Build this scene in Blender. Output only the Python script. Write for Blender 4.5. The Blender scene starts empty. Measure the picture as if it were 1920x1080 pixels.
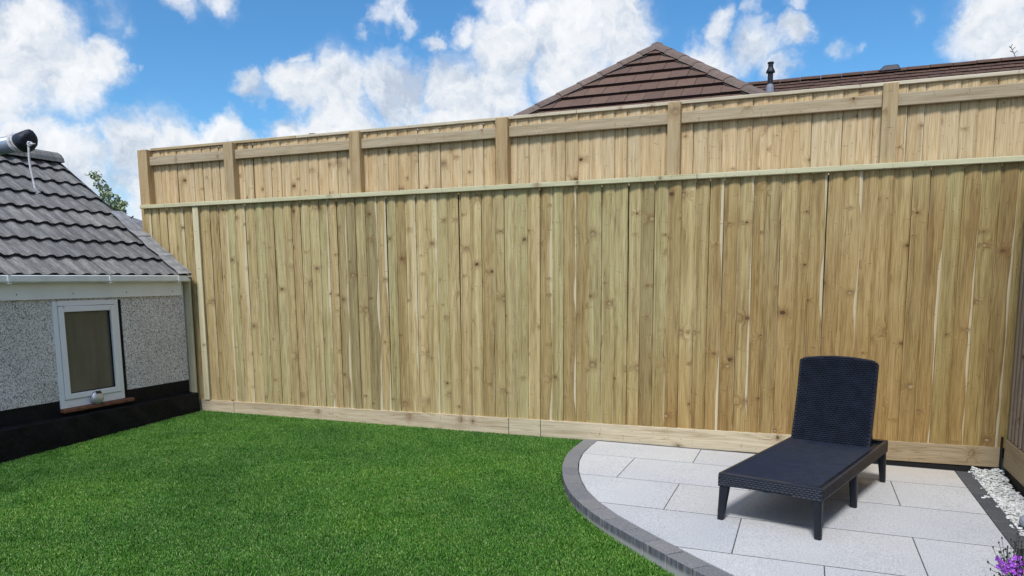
import bpy, bmesh, math, random
import numpy as np
from mathutils import Vector, Matrix, noise as mnoise
from math import radians as rad, sin, cos, pi, sqrt, exp

SC = bpy.context.scene
COL = SC.collection
rng = random.Random(7)
nrg = np.random.default_rng(11)

# ------------------------------------------------------------------ camera
YAW, PIT, ROL = 0.36712224, 0.13610821, -0.00899481
FPX, CX, CY = 1433.797, 960.0, 719.99
F = Vector((-sin(YAW)*cos(PIT), cos(YAW)*cos(PIT), -sin(PIT)))
r0 = Vector((cos(YAW), sin(YAW), 0)); u0 = r0.cross(F)
R = cos(ROL)*r0 + sin(ROL)*u0
U = -sin(ROL)*r0 + cos(ROL)*u0
cam_d = bpy.data.cameras.new('camera'); cam = bpy.data.objects.new('camera', cam_d); COL.objects.link(cam)
cam_d.sensor_width = 36; cam_d.lens = FPX/1920*36
cam_d.shift_y = (CY-540)/1920; cam_d.shift_x = 0
cam_d.clip_start = .05; cam_d.clip_end = 3000
M = Matrix((R, U, -F)).transposed().to_4x4(); cam.matrix_world = M
SC.camera = cam

def ray(x, y): return F + R*((x-CX)/FPX) - U*((y-CY)/FPX)
def at(x, y, Y): d = ray(x, y); return d*(Y/d.y)
def pr(P): z = P.dot(F); return CX+FPX*P.dot(R)/z, CY-FPX*P.dot(U)/z

# ------------------------------------------------------------------ node helper
class NT:
    def __init__(s, tree): s.t = tree; s.n = tree.nodes; s.l = tree.links
    def node(s, typ, **kw):
        n = s.n.new(typ)
        for k, v in kw.items(): setattr(n, k, v)
        return n
    def put(s, sock, v):
        if v is None: return
        if isinstance(v, bpy.types.NodeSocket): s.l.new(v, sock)
        else:
            if sock.type == 'RGBA' and len(v) == 3: v = (*v, 1)
            sock.default_value = v
    def math(s, op, a, b=None, c=None, clamp=False):
        n = s.node('ShaderNodeMath', operation=op, use_clamp=clamp)
        s.put(n.inputs[0], a); s.put(n.inputs[1], b); s.put(n.inputs[2], c); return n.outputs[0]
    def vm(s, op, a, b=None, sc=None):
        n = s.node('ShaderNodeVectorMath', operation=op)
        s.put(n.inputs[0], a); s.put(n.inputs[1], b)
        if sc is not None: s.put(n.inputs['Scale'], sc)
        return n.outputs['Value'] if op in ('LENGTH', 'DISTANCE', 'DOT_PRODUCT') else n.outputs[0]
    def mr(s, v, a, b, c=0., d=1., smooth=True):
        n = s.node('ShaderNodeMapRange', interpolation_type='SMOOTHSTEP' if smooth else 'LINEAR')
        s.put(n.inputs['Value'], v); s.put(n.inputs['From Min'], a); s.put(n.inputs['From Max'], b)
        s.put(n.inputs['To Min'], c); s.put(n.inputs['To Max'], d); return n.outputs[0]
    def noise(s, vec, scale=1., detail=3., rough=.5, dist=0., dim='3D', w=None):
        n = s.node('ShaderNodeTexNoise', noise_dimensions=dim)
        if dim != '1D': s.put(n.inputs['Vector'], vec)
        if w is not None: s.put(n.inputs['W'], w)
        s.put(n.inputs['Scale'], scale); s.put(n.inputs['Detail'], detail)
        s.put(n.inputs['Roughness'], rough); s.put(n.inputs['Distortion'], dist)
        return n.outputs
    def vor(s, vec, scale=1., feature='F1', dim='3D', rand=1.):
        n = s.node('ShaderNodeTexVoronoi', feature=feature, voronoi_dimensions=dim)
        s.put(n.inputs['Vector'], vec); s.put(n.inputs['Scale'], scale); s.put(n.inputs['Randomness'], rand)
        return n.outputs
    def mix(s, f, a, b, mode='MIX'):
        n = s.node('ShaderNodeMix', data_type='RGBA', blend_type=mode)
        s.put(n.inputs[0], f); s.put(n.inputs[6], a); s.put(n.inputs[7], b); return n.outputs[2]
    def ramp(s, f, stops):
        n = s.node('ShaderNodeValToRGB'); s.put(n.inputs[0], f); e = n.color_ramp.elements
        while len(e) > 1: e.remove(e[-1])
        e[0].position = stops[0][0]; e[0].color = (*stops[0][1], 1)
        for p, c in stops[1:]:
            k = e.new(p); k.color = (*c, 1)
        return n.outputs[0]
    def sep(s, v): n = s.node('ShaderNodeSeparateXYZ'); s.put(n.inputs[0], v); return n.outputs
    def comb(s, x, y, z=0.):
        n = s.node('ShaderNodeCombineXYZ'); s.put(n.inputs[0], x); s.put(n.inputs[1], y); s.put(n.inputs[2], z); return n.outputs[0]

# ------------------------------------------------------------------ world: clear blue with broken cumulus
SUN_EL, SUN_AZ = 54., 179.     # azimuth: where the sun stands, measured from +Y towards +X
W = bpy.data.worlds.new('World'); SC.world = W; W.use_nodes = True
t = NT(W.node_tree); t.n.clear()
out = t.node('ShaderNodeOutputWorld')
sky = t.node('ShaderNodeTexSky', sky_type='NISHITA', sun_disc=False)
sky.sun_elevation = rad(SUN_EL); sky.sun_rotation = rad(SUN_AZ); sky.altitude = 50; sky.air_density = 1.0
sky.dust_density = .3; sky.ozone_density = 2.5
bg1 = t.node('ShaderNodeBackground'); bg1.inputs['Strength'].default_value = .098
hs = t.node('ShaderNodeHueSaturation'); hs.inputs['Saturation'].default_value = 1.08; hs.inputs['Value'].default_value = 1.0
t.put(hs.inputs['Color'], t.mix(1., sky.outputs[0], (.60, .85, 1.0), 'MULTIPLY')); t.l.new(hs.outputs[0], bg1.inputs['Color'])
tc = t.node('ShaderNodeTexCoord')
dirv = t.vm('NORMALIZE', tc.outputs['Generated'])
w1 = t.noise(dirv, 7., 5., .6)['Color'] if False else t.noise(dirv, 7., 5., .6)[1]
w2 = t.noise(dirv, 26., 5., .62)[1]
wa = t.vm('SCALE', t.vm('SUBTRACT', w1, (.5, .5, .5)), sc=.075)
wb = t.vm('SCALE', t.vm('SUBTRACT', w2, (.5, .5, .5)), sc=.042)
dw = t.vm('ADD', t.vm('ADD', dirv, wa), wb)
BLOBS = [(10,110,150,1),(110,140,100,1),(60,50,90,1),(195,112,60,.9),(268,120,16,.75),(20,190,80,.9),
 (50,290,85,1),(170,285,60,.75),(255,275,75,.95),(350,285,80,1),(470,285,65,1),(80,245,40,.8),(600,262,75,.95),(820,235,80,1),(550,262,70,1),(420,262,60,.9),(120,330,110,1),(330,340,150,1),
 (345,2,45,.75),(412,4,40,.75),(205,15,42,.62),(240,45,26,.5),(735,14,50,.75),(700,50,26,.55),(770,40,30,.55),
 (478,165,45,.85),(555,165,65,1),(560,110,22,.7),(640,175,95,1),(750,165,95,1),(640,235,110,1),(850,160,90,1),(820,75,36,.8),(880,60,45,.8),
 (950,90,95,1),(1050,60,120,1),(1150,70,110,1),(900,190,120,1),(1060,140,110,1),(950,10,70,.8),(1200,140,70,.9),
 (1345,50,42,.8),(1410,85,65,.85),(1480,65,40,.8),(1330,125,80,.85),(1460,140,55,.75),(1400,20,30,.5),
 (1562,92,30,.6),(1725,25,22,.4),(1600,88,18,.4),(1490,5,30,.5),(1880,40,95,1),(1930,90,95,1),(1860,100,50,.8)]
acc = None
for (bx, by, br, amp) in BLOBS:
    d = ray(bx, by).normalized()
    # real angular radius of the cloud puff
    rr = br*1.12/FPX
    dd = t.vm('DISTANCE', dw, tuple(d))
    v = t.mr(dd, rr, rr*.15, 0., amp)
    acc = v if acc is None else t.math('MAXIMUM', acc, v)
# everywhere else in the sky the same kind of broken cloud goes on
low = t.mr(t.noise(dw, 3.1, 3., .5)[0], .42, .60, 0., 1.)
inview = t.vm('DISTANCE', dirv, tuple(ray(960, 150).normalized()))
low = t.math('MULTIPLY', low, t.mr(inview, .72, .95))
acc = t.math('MAXIMUM', acc, low)
fb = t.noise(dw, 16., 8., .66)[0]
dens = t.math('ADD', acc, t.math('MULTIPLY', t.math('SUBTRACT', fb, .5), 1.1))
alpha = t.mr(dens, .17, .93)
thin = t.noise(dirv, 9., 5., .65)[0]
alpha = t.math('MAXIMUM', alpha, t.math('MULTIPLY', t.mr(acc, .02, .6), t.mr(thin, .42, .75, 0., .55)))
alpha = t.math('MULTIPLY', alpha, .97)
# shading of the cumulus: puffs facing the sun are whiter
off = Vector((sin(rad(SUN_AZ)), cos(rad(SUN_AZ)), 1.2)).normalized()*.035
n1 = t.noise(dw, 8., 4., .55)[0]
n2 = t.noise(t.vm('ADD', dw, tuple(off)), 8., 4., .55)[0]
n3 = t.noise(dw, 24., 5., .6)[0]; n4 = t.noise(t.vm('ADD', dw, tuple(off*.35)), 24., 5., .6)[0]
sh = t.math('ADD', t.math('ADD', t.math('MULTIPLY', t.math('SUBTRACT', n1, n2), 3.0), t.math('MULTIPLY', t.math('SUBTRACT', n3, n4), 1.8)), .60)
sh2 = t.math('SUBTRACT', sh, t.math('MULTIPLY', t.mr(dens, .8, 1.45), .30))
ccol = t.ramp(t.math('SUBTRACT', sh2, .05), [(0., (.54, .61, .72)), (.32, (.70, .76, .84)), (.6, (.85, .88, .92)), (1., (.97, .98, 1.))])
bg2 = t.node('ShaderNodeBackground'); bg2.inputs['Strength'].default_value = .66
t.l.new(ccol, bg2.inputs['Color'])
mx = t.node('ShaderNodeMixShader'); t.l.new(alpha, mx.inputs[0]); t.l.new(bg1.outputs[0], mx.inputs[1]); t.l.new(bg2.outputs[0], mx.inputs[2])
t.l.new(mx.outputs[0], out.inputs['Surface'])

sd = bpy.data.lights.new('sun', 'SUN'); sd.energy = 2.1; sd.angle = rad(12); sd.color = (1, .975, .94)
sun = bpy.data.objects.new('sun', sd); COL.objects.link(sun)
sv = Vector((sin(rad(SUN_AZ))*cos(rad(SUN_EL)), cos(rad(SUN_AZ))*cos(rad(SUN_EL)), sin(rad(SUN_EL))))
sun.rotation_euler = sv.to_track_quat('Z', 'Y').to_euler(); sun.location = (0, -3, 12)
SC.view_settings.view_transform = 'Standard'; SC.view_settings.look = 'None'
SC.view_settings.exposure = 0.62; SC.view_settings.gamma = 1

# ------------------------------------------------------------------ object helpers
def link(o, parent=None):
    COL.objects.link(o)
    if parent: o.parent = parent
    return o
def tag(o, label, cat, group=None):
    o['label'] = label; o['category'] = cat
    if group: o['group'] = group
    return o
def empty(name, loc=(0, 0, 0), rz=0.):
    o = bpy.data.objects.new(name, None); COL.objects.link(o)
    o.location = loc; o.rotation_euler.z = rz; o.empty_display_size = .1
    return o
def wloc(p):  # world loc of an unrotated parent chain
    v = Vector((0, 0, 0))
    while p: v += p.location; p = p.parent
    return v
def place(me, name, parent, loc, rot=None, world=True):
    o = bpy.data.objects.new(name, me); link(o, parent)
    loc = Vector(loc)
    o.location = loc - wloc(parent) if (parent and world) else loc
    if rot: o.rotation_euler = rot
    return o
class MB:
    def __init__(s): s.v = []; s.f = []; s.uv = []; s.e = []; s.m = []
    def quad(s, pts, uvs=None, eu=None, mi=0):
        b = len(s.v); s.v += [tuple(p) for p in pts]; s.f.append(tuple(range(b, b+len(pts))))
        s.uv.append(uvs or [(p[0], p[1]) for p in pts]); s.e.append(eu or [(.5, .5)]*len(pts)); s.m.append(mi)
    def box(s, x0, y0, z0, x1, y1, z1, along='z'):
        P = lambda x, y, z: (x, y, z)
        fs = [[(x0,y0,z0),(x1,y0,z0),(x1,y0,z1),(x0,y0,z1)], [(x1,y1,z0),(x0,y1,z0),(x0,y1,z1),(x1,y1,z1)],
              [(x0,y1,z0),(x0,y0,z0),(x0,y0,z1),(x0,y1,z1)], [(x1,y0,z0),(x1,y1,z0),(x1,y1,z1),(x1,y0,z1)],
              [(x0,y0,z1),(x1,y0,z1),(x1,y1,z1),(x0,y1,z1)], [(x0,y1,z0),(x1,y1,z0),(x1,y0,z0),(x0,y0,z0)]]
        for f in fs:
            if along == 'z': uv = [(p[0]+p[1], p[2]) for p in f]
            elif along == 'x': uv = [(p[1]+p[2], p[0]) for p in f]
            else: uv = [(p[0]+p[2], p[1]) for p in f]
            s.quad(f, uv)
    def mesh(s, name, mats, smooth=False, merge=True):
        me = bpy.data.meshes.new(name); me.from_pydata(s.v, [], s.f)
        uvl = me.uv_layers.new(name='UVMap').data; el = me.uv_layers.new(name='Edge').data
        i = 0
        for a, b in zip(s.uv, s.e):
            for p, q in zip(a, b): uvl[i].uv = p[:2]; el[i].uv = q[:2]; i += 1
        for m in (mats if isinstance(mats, (list, tuple)) else [mats]): me.materials.append(m)
        for p, mi in zip(me.polygons, s.m): p.material_index = mi
        if merge:
            bm = bmesh.new(); bm.from_mesh(me); bmesh.ops.remove_doubles(bm, verts=bm.verts, dist=1e-5)
            bmesh.ops.recalc_face_normals(bm, faces=bm.faces); bm.to_mesh(me); bm.free()
        if smooth:
            for p in me.polygons: p.use_smooth = True
        return me
    def build(s, name, mats, parent=None, loc=None, smooth=False, world=True):
        """geometry given in world space: recentre on loc (default: bottom centre)"""
        if loc is None:
            a = np.array(s.v); mn, mxx = a.min(0), a.max(0)
            loc = ((mn[0]+mxx[0])/2, (mn[1]+mxx[1])/2, mn[2])
        s.v = [(p[0]-loc[0], p[1]-loc[1], p[2]-loc[2]) for p in s.v]
        return place(s.mesh(name, mats, smooth), name, parent, loc, None, world)
def bevel(o, w=.004, seg=2):
    m = o.modifiers.new('bevel', 'BEVEL'); m.width = w; m.segments = seg; m.limit_method = 'ANGLE'; m.angle_limit = rad(40)
def extrude_poly(mb, poly, n, th, uvf=None):
    """poly: list of Vector on a plane; n: normal; th: thickness downwards"""
    n = Vector(n); low = [p - n*th for p in poly]
    uvf = uvf or (lambda p: (p[0], p[1]))
    mb.quad(poly, [uvf(p) for p in poly]); mb.quad(low[::-1], [uvf(p) for p in low[::-1]])
    k = len(poly)
    for i in range(k):
        q = [poly[i], low[i], low[(i+1) % k], poly[(i+1) % k]]; mb.quad(q, [uvf(p) for p in q])
def clip(poly, hp):
    """Sutherland-Hodgman against half planes (a,b,c): keep a*x+b*y<=c (2D)"""
    for a, b, c in hp:
        o = []
        for i in range(len(poly)):
            p, q = poly[i], poly[(i+1) % len(poly)]
            dp, dq = a*p[0]+b*p[1]-c, a*q[0]+b*q[1]-c
            if dp <= 0: o.append(p)
            if (dp < 0 < dq) or (dq < 0 < dp):
                k = dp/(dp-dq); o.append((p[0]+(q[0]-p[0])*k, p[1]+(q[1]-p[1])*k))
        poly = o
        if len(poly) < 3: return []
    # drop duplicates
    r = []
    for p in poly:
        if not r or (abs(p[0]-r[-1][0])+abs(p[1]-r[-1][1])) > 1e-5: r.append(p)
    if len(r) > 2 and abs(r[0][0]-r[-1][0])+abs(r[0][1]-r[-1][1]) < 1e-5: r.pop()
    return r if len(r) > 2 else []
def tube(mb, pts, r, n=10, caps=True, radii=None):
    pts = [Vector(p) for p in pts]; rings = []
    up = None
    for i, p in enumerate(pts):
        d = (pts[min(i+1, len(pts)-1)] - pts[max(i-1, 0)]).normalized()
        if up is None: up = d.orthogonal().normalized()
        up = (up - d*up.dot(d)).normalized(); s = d.cross(up)
        rr = radii[i] if radii else r
        rings.append([p + (up*cos(2*pi*k/n) + s*sin(2*pi*k/n))*rr for k in range(n)])
    for i in range(len(rings)-1):
        for k in range(n):
            a, b, c, d = rings[i][k], rings[i][(k+1) % n], rings[i+1][(k+1) % n], rings[i+1][k]
            mb.quad([a, b, c, d], [(k/n, i*.1), ((k+1)/n, i*.1), ((k+1)/n, i*.1+.1), (k/n, i*.1+.1)])
    if caps: mb.quad(rings[0][::-1]); mb.quad(rings[-1])
def lathe(mb, prof, c=(0, 0, 0), n=24, axis='z'):
    rings = []
    for r, h in prof:
        rings.append([(c[0]+r*cos(2*pi*k/n), c[1]+r*sin(2*pi*k/n), c[2]+h) for k in range(n)])
    for i in range(len(rings)-1):
        for k in range(n): mb.quad([rings[i][k], rings[i][(k+1) % n], rings[i+1][(k+1) % n], rings[i+1][k]])
    mb.quad(rings[0][::-1]); mb.quad(rings[-1])

# ------------------------------------------------------------------ materials
def newmat(name):
    m = bpy.data.materials.new(name); m.use_nodes = True; t = NT(m.node_tree)
    b = t.n['Principled BSDF']; return m, t, b
def simple(name, col, rough=.6, metal=0., var=.0, vscale=8., bump=0., bscale=60., spec=.5):
    m, t, b = newmat(name); b.inputs['Roughness'].default_value = rough; b.inputs['Metallic'].default_value = metal
    b.inputs['Specular IOR Level'].default_value = spec
    tc = t.node('ShaderNodeTexCoord').outputs['Object']
    c = (*col, 1)
    if var:
        n = t.noise(tc, vscale, 5., .6)[0]
        c = t.mix(t.mr(n, .3, .7), tuple(x*(1-var) for x in col), tuple(min(1, x*(1+var)) for x in col))
    t.put(b.inputs['Base Color'], c)
    if bump:
        bn = t.node('ShaderNodeBump'); bn.inputs['Strength'].default_value = bump; bn.inputs['Distance'].default_value = .01
        t.put(bn.inputs['Height'], t.noise(tc, bscale, 4., .6)[0]); t.l.new(bn.outputs[0], b.inputs['Normal'])
    return m

def wood(name, cols, knots=.55, stain=.5, strip=0., tints=None, regional=0., rough=.72, ring_amt=.5, knot_sc=(9., 2.3)):
    """cols: dark, mid, light.  UVMap: u across the board, v along it (metres)."""
    m, t, b = newmat(name)
    uv = t.node('ShaderNodeUVMap', uv_map='UVMap').outputs[0]
    ed = t.node('ShaderNodeUVMap', uv_map='Edge').outputs[0]
    info = t.node('ShaderNodeObjectInfo'); rnd = info.outputs['Random']
    s = t.sep(uv); u, v = s[0], s[1]
    uu = t.math('ADD', u, t.math('MULTIPLY', rnd, 37.3)); vv = t.math('ADD', v, t.math('MULTIPLY', rnd, 91.7))
    # knots
    kc = t.comb(t.math('MULTIPLY', uu, knot_sc[0]), t.math('MULTIPLY', vv, knot_sc[1]))
    vo = t.node('ShaderNodeTexVoronoi', feature='F1', voronoi_dimensions='2D'); t.put(vo.inputs['Vector'], kc)
    vo.inputs['Scale'].default_value = 1.; vo.inputs['Randomness'].default_value = .95
    dl = t.vm('MULTIPLY', t.vm('SUBTRACT', kc, vo.outputs['Position']), (.8/knot_sc[0], 1.05/knot_sc[1], 0))
    ds = t.sep(dl)
    wob = t.math('MULTIPLY', t.math('SUBTRACT', t.noise(t.comb(uu, vv), 70., 3.)[0], .5), .016)
    d = t.math('ADD', t.vm('LENGTH', dl), wob)
    cr = t.sep(vo.outputs['Color'])[0]
    rr = t.math('MULTIPLY_ADD', t.math('POWER', t.mr(cr, 1-knots, 1., 0., 1., smooth=False), 2.0), .0160, .0045)
    rr = t.math('MAXIMUM', rr, 0.0001)
    kn = t.math('MULTIPLY', t.mr(t.math('DIVIDE', d, rr), 1.2, .7), t.mr(cr, 1-knots, 1-knots+.02))
    dcore = t.math('ADD', t.vm('LENGTH', t.vm('ADD', dl, (.0, .0035, 0))), t.math('MULTIPLY', wob, .6))
    kcore = t.mr(t.math('DIVIDE', dcore, rr), .95, .6)
    has = t.mr(cr, 1-knots, 1-knots+.1)
    halo = t.math('MULTIPLY', t.mr(t.math('DIVIDE', d, t.math('ADD', rr, .002)), 4.2, 1.), has)
    # grain bending round the knot
    g = t.math('MULTIPLY', halo, t.math('MULTIPLY', ds[0], 1.6))
    ug = t.math('ADD', uu, g)
    low = t.noise(t.comb(t.math('MULTIPLY', uu, 2.), t.math('MULTIPLY', vv, .9)), 3., 3., .5)[0]
    ug2 = t.math('ADD', ug, t.math('MULTIPLY', low, .03))
    fine = t.noise(t.comb(t.math('MULTIPLY', ug, 170.), t.math('MULTIPLY', vv, 5.)), 1., 3., .6, dim='2D')[0]
    ringn = t.noise(t.comb(t.math('MULTIPLY', ug2, 16.), t.math('MULTIPLY', vv, .55)), 1., 2., .5, dim='2D')[0]
    rings = t.math('ABSOLUTE', t.math('SINE', t.math('MULTIPLY', ringn, 42.)))
    broad = t.noise(t.comb(t.math('MULTIPLY', ug2, 34.), t.math('MULTIPLY', vv, .6)), 1., 3., .55, dim='2D')[0]
    val = t.math('ADD', t.math('MULTIPLY', fine, .50), t.math('ADD', t.math('MULTIPLY', rings, .12*ring_amt*2), t.math('MULTIPLY', broad, .50)))
    col = t.ramp(val, [(.30, cols[0]), (.54, cols[1]), (.78, cols[2])])
    # stain blotches running down the board
    st = t.noise(t.comb(t.math('MULTIPLY', uu, 12.), t.math('MULTIPLY', vv, 1.1)), 1., 4., .6, dim='2D')[0]
    col = t.mix(t.math('MULTIPLY', t.mr(st, .5, .72), stain), col, t.mix(.62, col, (.17, .095, .035)))
    pl = t.noise(t.comb(t.math('MULTIPLY', uu, 7.), t.math('ADD', t.math('MULTIPLY', vv, 1.1), 40.)), 1., 3., .6, dim='2D')[0]
    col = t.mix(t.math('MULTIPLY', t.mr(pl, .52, .74), .38), col, t.mix(.55, col, cols[2]))
    # per board tint
    if tints:
        wn = t.node('ShaderNodeTexWhiteNoise', noise_dimensions='1D'); t.put(wn.inputs['W'], t.math('MULTIPLY', rnd, 811.))
        n = len(tints); tint = t.ramp(wn.outputs['Value'], [(i/(n-1), c) for i, c in enumerate(tints)])
        col = t.mix(1., col, tint, 'MULTIPLY')
    if regional:
        pos = t.node('ShaderNodeNewGeometry').outputs['Position']
        rn = t.noise(pos, .55, 3., .55)[0]
        ps = t.sep(pos)
        lowr = t.mr(t.math('ADD', t.math('MULTIPLY', ps[2], -.20), t.math('ADD', t.math('MULTIPLY', ps[0], .16), t.math('MULTIPLY', rn, 1.3))), .15, 1.1)
        col = t.mix(t.math('MULTIPLY', lowr, regional), col, t.mix(1., col, (.74, .60, .44), 'MULTIPLY'))
    if strip:
        es = t.sep(ed)
        wn2 = t.node('ShaderNodeTexWhiteNoise', noise_dimensions='1D'); t.put(wn2.inputs['W'], t.math('ADD', t.math('MULTIPLY', rnd, 517.), 3.))
        pick = t.mr(wn2.outputs['Value'], 1-strip, 1-strip+.02)
        ww = t.noise(None, 1.2, 2., .5, dim='1D', w=vv)[0]
        edge = t.math('SUBTRACT', 1., t.math('MULTIPLY', t.mr(ww, .3, .7), .2))
        sm = t.math('MULTIPLY', t.mr(es[0], edge, t.math('ADD', edge, .02)), pick)
        col = t.mix(t.math('MULTIPLY', sm, .9), col, (.66, .57, .38))
    if strip:   # sawn arris catching a paler tone
        wn3 = t.node('ShaderNodeTexWhiteNoise', noise_dimensions='1D'); t.put(wn3.inputs['W'], t.math('ADD', t.math('MULTIPLY', rnd, 263.), 9.))
        an = t.noise(None, 3.1, 2., .5, dim='1D', w=vv)[0]
        ar = t.math('MULTIPLY', t.math('MULTIPLY', t.mr(es[0], .955, .975), t.mr(wn3.outputs['Value'], .5, .55)), t.mr(an, .4, .55))
        col = t.mix(t.math('MULTIPLY', ar, .8), col, (.64, .54, .36))
    # knots: brown ring, lighter core, dark rim
    col = t.mix(t.math('MULTIPLY', halo, .4), col, t.mix(.75, col, (.21, .095, .03)))
    col = t.mix(t.math('MULTIPLY', t.mr(t.math('ABSOLUTE', t.math('SUBTRACT', t.math('DIVIDE', d, rr), 1.5)), .45, .1), t.math('MULTIPLY', has, .5)), col, t.mix(.5, col, (.11, .055, .02)))
    col = t.mix(t.math('MULTIPLY', kn, t.mr(t.sep(vo.outputs['Color'])[2], 0., 1., .6, .98)), col, (.085, .042, .016))
    col = t.mix(t.math('MULTIPLY', t.math('MULTIPLY', kcore, t.mr(t.sep(vo.outputs['Color'])[1], .3, .6)), .75), col, t.mix(.4, (.34, .22, .10), cols[2]))
    # pin knots, nail holes
    pc = t.comb(t.math('MULTIPLY', uu, 26.), t.math('MULTIPLY', vv, 9.))
    pv = t.node('ShaderNodeTexVoronoi', feature='F1', voronoi_dimensions='2D'); t.put(pv.inputs['Vector'], pc); pv.inputs['Scale'].default_value = 1.
    pd = t.vm('LENGTH', t.vm('MULTIPLY', t.vm('SUBTRACT', pc, pv.outputs['Position']), (1/26., 1/9., 0)))
    pk = t.math('MULTIPLY', t.mr(pd, .0042, .002), t.mr(t.sep(pv.outputs['Color'])[0], .7, .74))
    col = t.mix(t.math('MULTIPLY', pk, .75), col, (.06, .03, .012))
    # short curved checks lying across the grain
    hc = t.comb(t.math('MULTIPLY', uu, 8.), t.math('ADD', t.math('MULTIPLY', vv, 3.7), t.math('MULTIPLY', t.noise(t.comb(uu, vv), 16., 2.)[0], .22)))
    hv = t.node('ShaderNodeTexVoronoi', feature='F1', voronoi_dimensions='2D'); t.put(hv.inputs['Vector'], hc); hv.inputs['Scale'].default_value = 1.
    hd = t.vm('LENGTH', t.vm('MULTIPLY', t.vm('SUBTRACT', hc, hv.outputs['Position']), (.07/8., .72/3.7, 0)))
    hm = t.math('MULTIPLY', t.mr(hd, .0021, .0008), t.mr(t.sep(hv.outputs['Color'])[0], .42, .5))
    col = t.mix(t.math('MULTIPLY', hm, .6), col, (.13, .075, .03))
    t.put(b.inputs['Base Color'], col); b.inputs['Roughness'].default_value = rough; b.inputs['Specular IOR Level'].default_value = .25
    bn = t.node('ShaderNodeBump'); bn.inputs['Strength'].default_value = .55; bn.inputs['Distance'].default_value = .002
    t.put(bn.inputs['Height'], t.math('ADD', t.math('ADD', t.math('MULTIPLY', fine, .6), t.math('MULTIPLY', broad, 1.4)), t.math('MULTIPLY', halo, .9)))
    t.l.new(bn.outputs[0], b.inputs['Normal'])
    return m

M_low = wood('treated_feather_edge', [(.21, .145, .062), (.45, .355, .180), (.64, .545, .32)], knots=.56, stain=.6, knot_sc=(8., 2.7), strip=.2,
             tints=[(.64, .63, .57), (1.07, 1.04, .95), (.92, .97, .88), (.88, .8, .68), (1.16, 1.13, 1.08), (.82, .75, .62), (1.0, 1.03, .97), (.95, .85, .76)], regional=1.)
M_up = wood('pale_feather_edge', [(.31, .20, .09), (.56, .42, .235), (.72, .59, .39)], knots=.72, stain=.38, strip=.12,
            tints=[(.9, .87, .84), (1.02, .97, .9), (.95, .95, .95), (1.05, 1.02, 1.0), (.97, .9, .8)], regional=0.)
M_rail = wood('weathered_rail', [(.27, .205, .125), (.42, .335, .215), (.53, .44, .31)], knots=.45, stain=.3, tints=[(.9, .9, .92), (1, 1, 1), (1.04, 1., .95)], knot_sc=(6., 1.8))
M_post = wood('post_timber', [(.27, .195, .10), (.43, .325, .185), (.53, .42, .27)], knots=.4, stain=.5, tints=[(1, .92, .8), (1, 1, .98), (.95, .93, .9)], knot_sc=(6., 1.8))
M_cap = wood('green_capping', [(.38, .35, .19), (.56, .53, .33), (.66, .63, .43)], knots=.3, stain=.25, knot_sc=(8., 1.5))
M_gb = wood('gravel_board_timber', [(.30, .225, .13), (.50, .40, .255), (.64, .54, .38)], knots=.5, stain=.5, tints=[(.93, .9, .86), (1, 1, 1), (.95, .96, .95)], knot_sc=(7., 2.6), ring_amt=1.2)
M_gbd = wood('gravel_board_brown', [(.2, .14, .075), (.32, .235, .135), (.4, .31, .19)], knots=.5, stain=.5, knot_sc=(7., 2.6), ring_amt=1.2)
M_slat = wood('slat_timber', [(.22, .16, .11), (.34, .26, .19), (.42, .34, .26)], knots=.3, stain=.3, tints=[(1, .95, .9), (.85, .8, .78)])
M_ucap = wood('cream_capping', [(.38, .31, .2), (.58, .50, .36), (.70, .62, .48)], knots=.3, stain=.25)
M_plank = wood('pale_plank', [(.44, .38, .22), (.62, .55, .35), (.72, .66, .45)], knots=.3, stain=.25, knot_sc=(8., 1.5))

M_white = simple('white_upvc', (.84, .86, .89), .35, var=.03, vscale=3)
M_fascia = simple('pale_fascia', (.84, .87, .87), .4, var=.05, vscale=3)
M_gutter = simple('gutter_plastic', (.80, .83, .82), .4, var=.08, vscale=6)
M_black = simple('black_masonry_paint', (.0055, .006, .0085), .6, var=.5, vscale=9, bump=.8, bscale=30, spec=.22)
M_terra = simple('terracotta', (.17, .065, .035), .75, var=.3, vscale=18, bump=.3, bscale=80)
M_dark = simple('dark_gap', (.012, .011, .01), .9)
M_ground = simple('soil', (.05, .04, .03), .95, var=.4, vscale=2, bump=.5, bscale=20)
M_pole = simple('grey_painted_metal', (.30, .36, .45), .32, metal=.35, var=.1, vscale=9)
M_cap_dark = simple('black_hood', (.012, .014, .03), .5, bump=.6, bscale=50)
M_rope = simple('pale_rope', (.76, .75, .77), .9, var=.2, vscale=120, bump=.8, bscale=400)
M_lead = simple('lead_flashing', (.30, .30, .31), .5, metal=.1, var=.3, vscale=14, bump=.35, bscale=25)
M_mortar = simple('mortar', (.05, .042, .04), .95, var=.4, vscale=40, bump=.7, bscale=80)
M_chrome = simple('silver_lamp', (.62, .63, .66), .38, metal=.6)
M_panel = simple('solar_panel', (.01, .012, .02), .15)
M_lounger = simple('anthracite_resin', (.0095, .0115, .018), .45, var=.25, vscale=14, spec=.35)
M_lounger_w = simple('anthracite_weave', (.0155, .0195, .034), .28, var=.25, vscale=14, spec=.6)
M_flue = simple('black_flue', (.010, .013, .020), .5)
M_leadcone = simple('lead_collar', (.22, .24, .30), .5)
M_joint = simple('joint_sand', (.10, .10, .10), .95, var=.3, vscale=80)
M_render = simple('cream_render', (.5, .47, .4), .9, var=.1)
M_stone_orn = simple('grey_ornament', (.28, .29, .31), .7, var=.2, vscale=30)
M_bark = simple('bark', (.11, .075, .05), .9, var=.3, vscale=20, bump=.5)

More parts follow.
